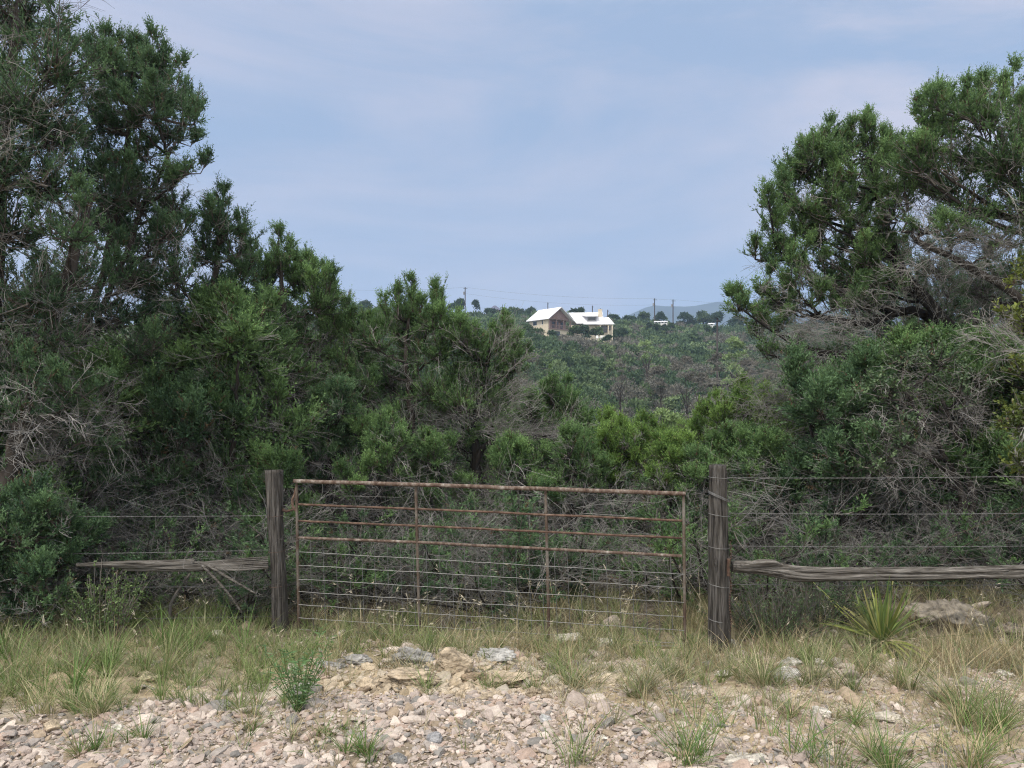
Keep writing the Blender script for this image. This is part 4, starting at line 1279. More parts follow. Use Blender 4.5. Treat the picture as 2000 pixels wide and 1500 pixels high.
    rr = np.interp(np.linspace(0, 1, 60), np.linspace(0, 1, 8), [.036, .054, .040, .044, .034, .040, .036, .030])
    for q in range(9):
        a = q / 9 * 6.28 + rng.uniform(-.25, .25) + np.linspace(0, rng.uniform(.5, 1.3), 60)
        i0, i1 = (0, 60) if q % 3 else sorted(rng.choice(np.arange(0, 61, 5), 2, replace=False))
        if i1 - i0 < 12: i0, i1 = 0, 40
        off = np.stack([0 * a, np.cos(a) * rr, np.sin(a) * rr], -1) + np.cumsum(rng.normal(0, .0009, (60, 3)), 0)
        seg = (sp_ + off)[i0:i1]
        wood_column(b, seg, [.010, rng.uniform(.018, .028), rng.uniform(.014, .024), rng.uniform(.016, .026), .008], rng, sides=10, flute=.25, n=70)
    c2 = at(1505, 1100, 6.37)
    wood_column(b, [c2 + [-.26, .01, -.02], c2 + [-.04, 0, .004], c2 + [.05, 0, .0], c2 + [.14, .01, -.04]], [.014, .028, .027, .008], rng, sides=14, flute=.35, n=24)
    b.build('log_rail', M['log'], smooth=True, origin=c)
    lr = bpy.data.objects['log_rail']
    tag(lr, 'long twisted grey log rail running right from the latch post', 'log')
    # left rail: broken split cedar pole
    c = at(523, 1103, 7.0)
    root = empty('split_rail', c, 'broken splintered cedar rail left of the hinge post', 'log')
    b = MB()
    wood_column(b, [c, at(470, 1104, 6.98), at(400, 1106, 6.96), at(300, 1108, 6.94), at(240, 1112, 6.92)], [.030, .036, .046, .040, .020], rng, flute=.22)
    wood_column(b, [at(380, 1098, 6.95), at(280, 1102, 6.92), at(150, 1103, 6.9)], [.03, .04, .018], rng, flute=.2)
    b.build('pole', M['log'], root, smooth=True)
    b = MB()
    for k in range(7):
        y0 = 1088 + k * 3.6
        b.tubes(np.array([at(524, y0, 6.98 - .02 * k), at(470, y0 + 4, 6.97 - .02 * k), at(380 - 20 * k, 1100 + 1.5 * k, 6.93)]), np.array([[.006, .011, .007]]), 5, C=(1, 1, 1))
    b.build('splinters', M['log'], root, smooth=True)
    for pts in ([(395, 1104), (430, 1140), (455, 1170), (472, 1196)], [(405, 1103), (440, 1125), (475, 1145), (500, 1160)]):
        b = MB(); b.tubes(smooth_path([at(x, y, 6.86) for x, y in pts], 12), np.linspace(.016, .009, 12)[None], 6); b.build('hanging_limb', M['log'], root, smooth=True)
    # loose sticks leaning on the ground left of the post
    for k, (l, pts, r) in enumerate((('grey dead stick leaning under the broken rail', [(330, 1185), (350, 1150), (372, 1120)], .016), ('long thin dead limb lying low in the grass left of the post', [(305, 1235), (345, 1200), (368, 1186)], .013),
                                     ('dark crooked stem rising behind the small pale shrub', [(180, 1255), (196, 1190), (215, 1160)], .016))):
        P = smooth_path([at(x, y, 7.15 + .1 * k) for x, y in pts], 14)
        P[0, 2] = float(gz(P[0, 0], P[0, 1])) - .02
        b = MB(); b.tubes(P, np.linspace(r, r * .7, 14)[None] * rng.uniform(.85, 1.15, (1, 14)), 7, C=(.13, .12, .11)); o = b.build('dead_stick', M['bark'], smooth=True, origin=P[0])
        tag(o, l, 'stick')

    def barbed(p, q, l, sag=.02):
        n = 60
        t = np.linspace(0, 1, n)[:, None]
        c = lerp(p, q, t) - np.array([0, 0, sag]) * 4 * t * (1 - t)
        d = unit((q - p)[None])[0]
        u, v = np.array([0, 0, 1.]), np.cross(d, [0, 0, 1.])
        L = np.linalg.norm(q - p)
        a = np.linspace(0, L / .045 * 2 * np.pi / 2, n * 6)
        tt = np.linspace(0, 1, n * 6)[:, None]
        cc = lerp(p, q, tt) - np.array([0, 0, sag]) * 4 * tt * (1 - tt)
        b = MB()
        for ph in (0, np.pi):
            b.tubes(cc + .0022 * (np.cos(a + ph)[:, None] * u + np.sin(a + ph)[:, None] * v), np.full((1, n * 6), .0017), 4)
        o = b.build('barbed_wire', M['wire'], smooth=True, origin=p)
        tag(o, l, 'wire')
        bb = MB()
        for k in range(1, int(L / .12)):
            i = min(int(k * .12 / L * n * 6), n * 6 - 1)
            for s_ in (1, -1):
                e = unit(np.array([u * .8 + v * .5 * s_ + d * .35 * s_]))[0]
                bb.tubes(np.array([cc[i] - e * .014, cc[i] + e * .014]), np.array([[.0012, .0012]]), 3)
        bo = bb.build('barbs', M['wire'], o)
    for y0, y1, l in ((933, 923, 'highest strand of barbed wire right of the latch post'), (1002, 997, 'second strand of barbed wire down right of the latch post'), (1066, 1061, 'strand of barbed wire just above the log rail'),
                      (1141, 1136, 'strand of barbed wire showing below the log rail')):
        barbed(at(1406, y0, 6.46), at(2300, y1, 6.2), l)
    for y0, y1, l in ((1007, 1002, 'highest strand of barbed wire left of the hinge post'), (1074, 1082, 'strand of barbed wire just above the broken rail'), (1142, 1148, 'strand of barbed wire just below the broken rail'),
                      (1204, 1206, 'lowest strand of barbed wire left of the hinge post near the grass')):
        barbed(at(535, y0, 7.10), at(-350, y1, 6.85), l)
    p = [at(1410, 968, 6.45), at(1480, 1000, 6.43), at(1570, 1040, 6.41)]
    b = MB(); b.tubes(smooth_path(p, 20), np.full((1, 20), .002), 4); tag(b.build('brace_wire', M['wire'], origin=p[0]), 'slack plain wire slanting down from the latch post', 'wire')
    p = [at(1700, 1135, 6.4), at(1830, 1060, 6.38), at(2010, 985, 6.3)]
    b = MB(); b.tubes(smooth_path(p, 20), np.full((1, 20), .0013), 4); tag(b.build('brace_wire', M['wire_rust'], origin=p[0]), 'plain wire rising to the right across the barbed strands', 'wire')


fence()


# ------------------------------------------------------------------ stones
def poly_rock(dirs, rng, planes=14, flat=.6, jag=.12, layers=0.0):
    """faceted stone: a convex cut by random planes, roughened"""
    n = rdir(rng, planes)
    d = rng.uniform(.62, 1.0, planes)
    dots = dirs @ n.T
    r = np.min(np.where(dots > .05, d / np.maximum(dots, .05), 9), axis=1)
    r = np.minimum(r, 1.25)
    V = dirs * r[:, None]
    return V


def ico(sub):
    bm = bmesh.new()
    bmesh.ops.create_icosphere(bm, subdivisions=sub, radius=1)
    V = np.array([v.co[:] for v in bm.verts])
    T = np.array([[v.index for v in f.verts] for f in bm.faces])
    bm.free()
    return unit(V), T


ICO2, ICO5 = ico(2), ico(5)
TAN, GRY, WHT, PNK, BRN = (.385, .315, .23), (.27, .262, .25), (.52, .485, .43), (.41, .315, .26), (.25, .19, .13)


def rock(name, label, px, py, wp, hp, col, seed, depth=.8, sink=.22, jag=.16, peaks=0.0, group=None, ledge=0):
    """px,py = middle of the visible foot"""
    rng = np.random.default_rng(seed)
    g = ground_pt(px, py)
    k = g[1] / FPX
    w2, h2 = wp * k / 2, hp * k / (1 - sink) * .82
    d0, T = ICO5
    V = np.zeros_like(d0)
    V = poly_rock(d0, rng, 16 if not ledge else 22)
    V /= np.abs(V).max(0)
    off = rng.uniform(0, 50, 3)
    dn = np.array([mnoise.fractal(Vector(v * 1.7 + off), .8, 2.1, 6) for v in V])
    dm = np.array([abs(mnoise.noise(Vector(v * 4.2 + off))) for v in V])
    V = V * (1 + jag * dn - jag * .8 * (dm - .25))[:, None]
    if peaks:
        V[:, 2] = np.where(V[:, 2] > 0, V[:, 2] * (1.0 - peaks * np.clip(np.hypot(V[:, 0], V[:, 1]), 0, 1)), V[:, 2])
        V[:, 2] /= V[:, 2].max()
    if ledge:
        z = V[:, 2]
        V[:, :2] *= (1 + .10 * np.sin(z * 9 + off[0]) + .06 * np.sin(z * 21 + off[1]))[:, None]
        V[:, 2] = np.clip(z, -1, .72) + .08 * dn
    V = V * np.array([w2, w2 * depth, h2 / 2])
    a = rng.uniform(-.3, .3)
    R = np.array([[math.cos(a), -math.sin(a), 0], [math.sin(a), math.cos(a), 0], [0, 0, 1]])
    V = V @ R.T
    loc = np.array([g[0], g[1] + w2 * depth * .55, 0])
    loc[2] = float(gz(loc[0], loc[1])) + h2 / 2 - h2 * sink - .01
    c = np.array(col)
    cc = c[None] * (1 + .45 * dn[:, None]) * np.where(dm[:, None] < .05, .6, 1.0)
    b = MB(); b.add(V + loc, T=T, C=np.clip(cc, .02, .8))
    return tag(b.build(name, M['rock'], smooth=True, origin=loc), label, 'rock', group)


def rocks():
    R = rock
    R('limestone_rock', 'tan peaked rock standing on the ledge in front of the gate', 886, 1322, 78, 66, TAN, 1, peaks=.55, jag=.22)
    R('limestone_ledge', 'broad cracked tan ledge left of the peaked rock', 795, 1340, 130, 40, TAN, 2, jag=.34, ledge=1, depth=.5)
    R('limestone_ledge', 'tan crumbling ledge right of the peaked rock', 1000, 1345, 110, 40, TAN, 3, jag=.36, ledge=1, depth=.6)
    r_ = np.random.default_rng(55)
    for q in range(26):
        px = r_.uniform(690, 1055)
        R('ledge_fragment', 'small broken tan piece of the ledge in front of the gate', px, 1352 + r_.normal(0, 9) - (14 if 740 < px < 870 and q % 2 else 0), r_.uniform(20, 52), r_.uniform(12, 26),
          np.array(TAN) * r_.uniform(.7, 1.12), 200 + q, jag=.26, group='broken pieces of the tan ledge')
    R('limestone_rock', 'shadowed brown stone tucked right beside the peaked rock', 925, 1340, 60, 30, BRN, 4, jag=.25)
    R('limestone_rock', 'round tan stone at the left end of the cracked ledge', 712, 1348, 52, 26, TAN, 5)
    R('limestone_rock', 'tan block below the peaked rock', 905, 1356, 50, 24, TAN, 7, jag=.2)
    R('limestone_rock', 'rugged dark grey rock in the grass behind the cracked ledge', 805, 1296, 96, 34, GRY, 8, jag=.35, depth=.5)
    R('limestone_rock', 'streaky pale grey rock in the grass behind the peaked rock', 965, 1292, 74, 28, (.36, .355, .34), 9, jag=.3, depth=.5)
    R('limestone_slab', 'flat grey stone farthest left in the row behind the ledge', 645, 1308, 62, 18, GRY, 10, depth=.6)
    R('limestone_rock', 'grey stone behind the left end of the cracked ledge', 695, 1298, 56, 22, GRY, 12)
    R('limestone_slab', 'pale flat boulder just behind the gate mesh', 1120, 1258, 74, 26, WHT, 13, depth=.6)
    R('limestone_slab', 'low whitish stone in the grass between gate and latch post', 1180, 1262, 62, 22, WHT, 14, depth=.6)
    R('limestone_rock', 'pale stone seen through the lower left of the gate', 668, 1246, 28, 20, WHT, 15)
    R('limestone_rock', 'small squarish pale stone at the foot of the latch post', 1436, 1268, 24, 26, (.40, .385, .36), 16)
    R('limestone_rock', 'pale grey stone lying on top of the flat slab right of centre', 1547, 1302, 48, 22, (.42, .40, .37), 17)
    R('limestone_slab', 'flat pale slab under a grey stone right of the latch post', 1535, 1328, 72, 32, (.44, .42, .40), 18, depth=.7)
    R('limestone_rock', 'small round grey stone between two grass clumps', 1383, 1306, 26, 18, GRY, 19)
    R('limestone_slab', 'whitish flat stone half buried right of the small round one', 1420, 1322, 46, 16, WHT, 20)
    R('limestone_rock', 'pinkish oblong block lying on the tan soil', 1484, 1378, 66, 26, PNK, 21, depth=.6, jag=.1)
    R('limestone_slab', 'wide pale half buried slab on the tan soil', 1738, 1412, 84, 28, (.44, .40, .34), 22, depth=.6)
    R('limestone_rock', 'pointed pale stone left of the wide half buried slab', 1607, 1404, 40, 30, WHT, 23, peaks=.4)
    R('boulder', 'large tan and dark boulder in dry grass below the log rail', 1895, 1236, 160, 58, (.225, .20, .165), 24, jag=.34, depth=.8, sink=.42)
    R('boulder', 'dark boulder at the right edge behind the dry grass', 1985, 1256, 80, 40, (.20, .17, .14), 25, jag=.25)
    R('limestone_rock', 'dark mossy stone lying at the right on bare soil', 1900, 1340, 44, 20, (.20, .19, .16), 26)
    R('limestone_slab', 'flat pale stone near the right edge below the boulder', 1968, 1322, 44, 14, WHT, 27)
    R('limestone_rock', 'rounded grey stone in the grass near the bottom right', 1613, 1490, 34, 26, GRY, 28, jag=.08)
    R('limestone_rock', 'upright tan cobble in the gravel at the lower left', 94, 1432, 38, 30, TAN, 29, jag=.08)
    R('limestone_rock', 'rounded white cobble in the gravel near the left clump', 229, 1432, 28, 22, WHT, 30, jag=.06)
    R('limestone_rock', 'angular dark grey stone at the bottom of the gravel', 774, 1492, 40, 28, (.24, .235, .23), 31, jag=.1)
    R('limestone_rock', 'blue grey chunk in the middle of the gravel', 848, 1452, 32, 26, (.28, .28, .29), 32, jag=.1)
    R('limestone_slab', 'broad whitish slab at the bottom edge right of centre', 1462, 1496, 100, 26, WHT, 33, depth=.5)
    R('limestone_slab', 'long flat tan slab at the edge of the gravel and grass', 405, 1374, 90, 18, (.36, .30, .21), 34, depth=.5)
    R('limestone_rock', 'pale stone in the grass left of the hinge post', 416, 1248, 42, 22, WHT, 35)
    R('limestone_ledge', 'rough tan ledge between the grass clumps right of centre', 1185, 1342, 110, 34, (.43, .36, .27), 36, jag=.25, ledge=1)
    R('limestone_rock', 'square pale cobble in the gravel left of the tall grass', 1066, 1412, 26, 20, (.42, .42, .42), 37, jag=.06)
    R('limestone_rock', 'smooth white cobble in gravel right of centre', 1180, 1448, 28, 16, WHT, 38, jag=.05)
    R('limestone_slab', 'tan flat stone half hidden by the left grass', 280, 1330, 60, 20, (.34, .30, .20), 39)
    R('limestone_rock', 'pale stone under the rosette of long leaves', 1600, 1300, 30, 18, WHT, 40)


rocks()


def gravel():
    """loose limestone gravel of the roadside; nobody could count it"""
    rng = np.random.default_rng(8)
    d0, T0 = ICO2
    d1, T1 = ico(1)
    protos2 = []
    for k in range(10):
        protos2.append((poly_rock(d0, rng, 8 + k % 5), T0))
    protos1 = [(poly_rock(d1, rng, 10), T1) for k in range(8)]
    pal = np.array([(.44, .37, .325), (.37, .31, .275), (.52, .45, .395), (.335, .265, .195), (.22, .207, .193), (.385, .295, .245), (.315, .28, .255)])
    pw = np.array([.26, .20, .16, .12, .09, .09, .08])
    b = MB()

    PALT = np.array([(.43, .355, .26), (.47, .40, .31), (.36, .29, .20), (.40, .35, .28), (.30, .25, .18), (.45, .37, .27), (.38, .34, .28)])

    def scatter(n, xr, yr, size, dens, protos, pal=pal):
        x, y = rng.uniform(*xr, n), rng.uniform(*yr, n)
        py = HOR + (CAMZ - gz(x, y)) / y * FPX
        px = 1000 + x / y * FPX
        keep = rng.random(n) < dens(px, py, x, y)
        x, y = x[keep], y[keep]
        n = len(x)
        s = size[0] * np.exp(rng.normal(0, size[1], n))
        z = gz(x, y) + s * .22
        c = pal[rng.choice(len(pal), n, p=pw)] * rng.uniform(.8, 1.12, (n, 1)) * 1.0
        which = rng.integers(0, len(protos), n)
        ya, ti, tj = rng.uniform(0, 6.28, n), rng.normal(0, .35, n), rng.normal(0, .35, n)
        sc = np.stack([rng.uniform(.85, 1.65, n), rng.uniform(.7, 1.1, n), rng.uniform(.34, .66, n)], 1) * s[:, None]
        for k, (V, T) in enumerate(protos):
            m = which == k
            if not m.any(): continue
            P = V[None] * sc[m][:, None]
            ca, sa = np.cos(ya[m])[:, None], np.sin(ya[m])[:, None]
            ci, si, cj, sj = np.cos(ti[m])[:, None], np.sin(ti[m])[:, None], np.cos(tj[m])[:, None], np.sin(tj[m])[:, None]
            X, Y, Z = P[..., 0], P[..., 1], P[..., 2]
            Y, Z = Y * ci - Z * si, Y * si + Z * ci
            X, Z = X * cj - Z * sj, X * sj + Z * cj
            X, Y = X * ca - Y * sa, X * sa + Y * ca
            P = np.stack([X + x[m][:, None], Y + y[m][:, None], Z + z[m][:, None]], -1)
            nm = int(m.sum())
            F = (T[None] + (np.arange(nm) * len(V))[:, None, None]).reshape(-1, 3)
            b.add(P.reshape(-1, 3), T=F, C=np.repeat(c[m], len(V), 0))

    def d_road(px, py, x, y):
        edge = np.interp(px, [0, 150, 450, 650, 1000, 1150, 1350, 2000], [1425, 1400, 1372, 1372, 1362, 1390, 1440, 1475])
        e = np.clip((py - edge + 14 + 26 * (fbm(x * 3, y * 3, 3) - .5)) / 26, 0, 1)
        right = np.where(px > 1080, .55 + .45 * (fbm(x * 2.2 + 9, y * 2.2, 3) > .5), 1.0)
        pat = fbm(x * 1.6 + 44, y * 2.4 + 5, 3)
        return e * right * np.clip((pat - .30) * 6, .30, 1)

    def d_loose(px, py, x, y):
        n = fbm(x * 2.6 + 31, y * 2.6, 3)
        return np.clip((n - .28) * 3, .12, .95) * np.where((px < 560) & (py < 1370), .12, 1) * np.where(py < 1240, .15, 1)
    scatter(40000, (-5.0, 5.0), (2.9, 5.0), (.0132, .46), d_road, protos2)
    scatter(16000, (-5.2, 5.2), (2.9, 5.2), (.011, .30), d_road, protos1)
    scatter(9000, (-5.2, 6.0), (4.0, 7.0), (.0130, .45), d_loose, protos1)
    scatter(60000, (-2.6, 5.0), (3.5, 6.2), (.0066, .45), d_loose, protos1)
    scatter(700, (-5, 6), (4.0, 7.4), (.034, .40), d_loose, protos2)
    scatter(500, (-5, 5), (2.9, 5.0), (.030, .30), d_road, protos2)
    # rubble broken from the ledge
    scatter(4200, (-1.7, .6), (4.7, 6.1), (.016, .50), lambda px, py, x, y: np.exp(-((px - 880) / 190) ** 2 - ((py - 1345) / 36) ** 2), protos2, PALT)
    tag(b.build('gravel', M['pebble'], smooth=False), 'pale pinkish limestone gravel along the road edge', 'gravel', kind='stuff')


gravel()


# ------------------------------------------------------------------ grass and small plants
def blades(b, C, n, h, lean, rng, pal, wd=.0045, K=5, curl=.5, base=.03):
    """n blades round each of the clump centres C (N,3); h (N,) clump heights"""
    N = len(C)
    O = np.repeat(C, n, 0)
    hh = np.repeat(h, n) * rng.uniform(.35, 1.1, N * n)
    a = rng.uniform(0, 2 * np.pi, N * n)
    out = np.stack([np.cos(a), np.sin(a), np.zeros(N * n)], -1)
    rb = np.sqrt(rng.random(N * n)) * base * np.repeat(np.maximum(h / .3, .5), n)
    O = O + out * rb[:, None]
    le = np.abs(rng.normal(0, lean, N * n)) + .05
    d = unit(out * le[:, None] + np.array([0, 0, 1.]))
    t = np.linspace(0, 1, K)
    cv = (out * rng.uniform(.1, 1, (N * n, 1)) * curl - np.array([0, 0, 1.]) * rng.uniform(0, .35, (N * n, 1)) * curl)
    P = O[:, None] + d[:, None] * (hh[:, None] * t)[..., None] + cv[:, None] * (hh[:, None] * t * t)[..., None]
    s = unit(np.cross(d, out + rng.normal(size=out.shape) * .6))
    w_ = wd * rng.uniform(.6, 1.3, N * n)[:, None] * np.array([1, .95, .8, .55, .12])[:K]
    V = np.stack([P - s[:, None] * w_[..., None] / 2, P + s[:, None] * w_[..., None] / 2], 2).reshape(-1, 3)
    k = np.arange(K - 1)
    q = np.stack([k * 2, k * 2 + 1, k * 2 + 3, k * 2 + 2], -1)
    Q = (q[None] + (np.arange(N * n) * K * 2)[:, None, None]).reshape(-1, 4)
    pal = np.array(pal)
    cm = np.repeat(rng.integers(0, len(pal), N), n)
    pick = np.where(rng.random(N * n) < .6, cm, rng.integers(0, len(pal), N * n))
    col = pal[pick] * rng.uniform(.7, 1.25, (N * n, 1))
    b.add(V, Q, C=np.repeat(col, K * 2, 0))
    return P


GREEN = [(.150, .215, .070), (.185, .245, .085), (.125, .185, .065), (.235, .265, .120), (.36, .33, .19)]
LUSH = [(.110, .205, .050), (.145, .250, .065), (.095, .170, .050), (.18, .25, .085)]
STRAW = [(.42, .35, .21), (.34, .28, .165), (.50, .44, .30), (.28, .21, .13), (.24, .225, .11)]
GREYG = [(.20, .215, .125), (.26, .255, .165), (.16, .185, .10), (.33, .30, .20)]


def grass():
    rng = np.random.default_rng(21)

    def sample(n, dens, yr=(4.0, 8.4), xr=(-6, 6.5)):
        y = rng.uniform(*yr, n)
        x = rng.uniform(*xr, n)
        z = gz(x, y)
        px, py = 1000 + x / y * FPX, HOR + (CAMZ - z) / y * FPX
        k = rng.random(n) < dens(px, py, x, y)
        return np.stack([x, y, z - .008], -1)[k]

    def d_green(px, py, x, y):
        n = fbm(x * 1.9 + 3, y * 1.9 + 8, 3)
        left = ((px < 560 + 60 * n) & (py < 1385 + 25 * n)) * 1.0
        band = ((py < 1300) & (py > 1205)) * .75
        right = ((px > 1050) & (py < 1345)) * np.clip((n - .40) * 5, 0, .65)
        return np.clip(np.maximum(np.maximum(left * np.clip((n - .25) * 4, .25, 1), band), right), 0, 1) * np.where((px > 690) & (px < 1060) & (py > 1292), .06, 1)
    b = MB()
    C = sample(2500, d_green)
    blades(b, C, 30, rng.uniform(.08, .30, len(C)) , .42, rng, GREEN)
    C = sample(430, lambda px, py, x, y: ((px < 520) & (py < 1380)) * np.clip((fbm(x * 2.1 + 70, y * 2.1, 3) - .38) * 5, 0, 1))
    blades(b, C, 36, rng.uniform(.20, .48, len(C)), .34, rng, LUSH[:2] + GREEN[:4], wd=.0052, curl=.6)
    C = sample(900, lambda px, py, x, y: ((px > 1060) & (py > 1370)) * np.clip((fbm(x * 2.4 + 15, y * 2.4, 3) - .42) * 5, 0, 1), yr=(3.2, 5.2))
    blades(b, C, 9, rng.uniform(.14, .44, len(C)), .28, rng, LUSH + GREEN[3:] + STRAW[:1], wd=.0042, curl=.5)
    tag(b.build('grass', M['grass']), 'green and straw tinted grass growing in front of the gate', 'grass', kind='stuff')
    b = MB()
    C = sample(3600, lambda px, py, x, y: np.clip(np.where(px > 1000, .8, .4) * (py < 1330) + .25 * (px > 1100) * (py < 1440), 0, 1) * np.clip((fbm(x * 2.3 + 60, y * 2.3, 3) - .36) * 5, 0, 1))
    blades(b, C, 22, rng.uniform(.10, .34, len(C)), .42, rng, STRAW + GREYG, wd=.0036, curl=.7)
    C = sample(1400, lambda px, py, x, y: ((px > 1780) & (py > 1225) & (py < 1330)) * .9 + ((px > 1330) & (px < 1460) & (py < 1275)) * .5)
    blades(b, C, 26, rng.uniform(.2, .48, len(C)), .35, rng, STRAW, wd=.0036, curl=.5)
    # tall dry stems with nodding pale heads along the foot of the gate
    C = sample(900, lambda px, py, x, y: ((px > 560) & (px < 1420) & (py > 1215) & (py < 1262)) * .9 + ((px > 1420) & (py < 1300)) * .15 + (px < 560) * (py < 1300) * .1)
    P = blades(b, C, 5, rng.uniform(.34, .74, len(C)), .24, rng, STRAW[:3] + GREYG[:2], wd=.0030, curl=.45)
    tip, td = P[:, -1], unit(P[:, -1] - P[:, -2])
    m = rng.random(len(tip)) < .5
    tip, td = tip[m], td[m]
    nh = 5
    pp = np.repeat(tip, nh, 0) - np.repeat(td, nh, 0) * rng.uniform(0, .06, (len(tip) * nh, 1))
    dd = unit(np.repeat(td, nh, 0) + rdir(rng, len(pp)) * .35 + np.array([0, 0, -.5]))
    V, Q = kites(pp, dd, rng.uniform(.025, .06, len(pp)), rng.uniform(.004, .009, len(pp)), rng)
    b.add(V, Q, C=np.repeat(np.array((.60, .54, .42))[None] * rng.uniform(.7, 1.2, (len(pp), 1)), 4, 0))
    # bent, matted thatch between the clumps
    C = sample(2600, lambda px, py, x, y: (py < 1385) * np.clip((fbm(x * 2.7 + 12, y * 2.7, 3) - .30) * 4, 0, 1) * np.where((px > 690) & (px < 1060) & (py > 1292), .1, 1))
    blades(b, C, 12, rng.uniform(.10, .26, len(C)), 1.3, rng, STRAW + GREYG + GREEN[3:], wd=.0036, curl=1.1, base=.06)
    C = sample(420, lambda px, py, x, y: (py > 1370) * .8 * np.clip((fbm(x * 3.1 + 2, y * 3.1, 3) - .42) * 6, 0, 1), yr=(3.3, 5.0), xr=(-4, 4))
    blades(b, C, 9, rng.uniform(.06, .20, len(C)), .5, rng, GREEN + STRAW[:2] + GREYG, wd=.0036, curl=.7, base=.04)
    # low brown wisps on the soil
    C = sample(1500, lambda px, py, x, y: ((px > 1060) & (py > 1330)) * .55 + ((px < 1100) & (py > 1340) & (py < 1420)) * .35, yr=(3.3, 5.8))
    blades(b, C, 12, rng.uniform(.05, .16, len(C)), .6, rng, STRAW + [(.16, .12, .08), (.22, .17, .13)], wd=.0028, curl=.8, base=.04)
    # short dead litter on the soil
    C = sample(5200, lambda px, py, x, y: np.where(py < 1400, .8, .25) * (px > -200), yr=(4.0, 9.5))
    blades(b, C, 2, rng.uniform(.04, .13, len(C)), 2.6, rng, STRAW + [(.16, .12, .08), (.20, .17, .14)], wd=.0038, curl=.1)
    tag(b.build('dry_grass', M['grass']), 'dry straw coloured grass and seed heads round the fence', 'grass', kind='stuff')

    # clumps one can count
    for i, (px, py, h, wd_, nb, pal, l) in enumerate((
            (1362, 1490, .44, .16, 130, LUSH, 'tall green grass clump at the bottom right of centre'), (1245, 1352, .30, .2, 240, GREYG + GREEN, 'wide grey green bunch grass clump in front of the tan ledge'),
            (1480, 1340, .34, .2, 260, GREEN, 'full green bunch grass clump left of the flat pale slab'), (1330, 1330, .36, .2, 220, GREYG + GREEN[:2], 'feathery grey green clump below the right end of the gate'),
            (1620, 1340, .34, .2, 230, GREYG + GREEN, 'wide grey clump right of the flat pale slab'), (1760, 1340, .34, .12, 110, GREEN, 'narrow clump on the tan soil below the rosette'),
            (485, 1432, .20, .08, 70, LUSH, 'green tuft growing in gravel left of centre'), (570, 1440, .17, .06, 40, LUSH, 'small tuft of broad blades in the gravel'),
            (634, 1442, .14, .10, 90, LUSH, 'low spreading tuft in gravel beside the leafy weed'), (702, 1470, .22, .12, 130, LUSH, 'spiky green tuft in the middle of the gravel'),
            (178, 1470, .24, .12, 120, LUSH, 'leafy grass tuft in the gravel at the lower left'), (262, 1448, .17, .10, 80, LUSH, 'thin spreading tuft right of the lower left tuft'),
            (190, 1400, .34, .14, 170, GREEN, 'tall clump at the gravel edge on the left'), (1120, 1345, .34, .16, 180, GREEN, 'green clump rising between ledge and peaked rock'),
            (970, 1352, .26, .12, 100, GREEN, 'green clump growing out of the tan ledge'), (1540, 1400, .22, .1, 90, GREEN, 'small clump below the pinkish block'), (1660, 1408, .24, .1, 100, GREEN, 'small dark clump beside the pointed pale stone'),
            (1720, 1490, .42, .26, 220, LUSH + STRAW[:1], 'tall loose grass clump at the bottom right'), (1930, 1420, .40, .26, 260, GREEN, 'big grass clump near the right edge'), (1590, 1500, .36, .2, 120, LUSH + STRAW[:1], 'thin upright blades at the bottom beside the rounded grey stone'),
            (1890, 1500, .34, .2, 150, LUSH + STRAW[:1], 'leafy clump at the bottom right corner'), (1040, 1350, .2, .1, 90, GREEN, 'low clump at the right end of the tan ledge'), (840, 1350, .2, .1, 70, GREEN, 'thin clump growing through the cracked ledge'),
            (1310, 1450, .2, .08, 40, GREYG, 'dry thin clump in gravel right of centre'), (1120, 1490, .26, .1, 40, GREEN, 'few upright blades in the gravel near the bottom centre'), (1840, 1370, .3, .12, 110, GREYG + STRAW[:2], 'withered clump on the tan soil at the right'))):
        g = ground_pt(px, py)
        r2 = np.random.default_rng(600 + i)
        b = MB()
        C = g[None] + np.c_[r2.normal(0, wd_ * .35, (5, 2)), np.full(5, -.008)]
        C[:, 2] = gz(C[:, 0], C[:, 1]) - .008
        blades(b, C, max(6, nb // 5), r2.uniform(.6, 1.1, 5) * h, .42, r2, pal + [STRAW[i % 5]], wd=.0042, curl=.75)
        blades(b, C, max(3, nb // 12), r2.uniform(.4, .7, 5) * h, .9, r2, STRAW, wd=.0034, curl=1.0)
        tag(b.build('grass_clump', M['grass'], origin=g), l, 'grass clump', 'grass clumps on the roadside')


grass()


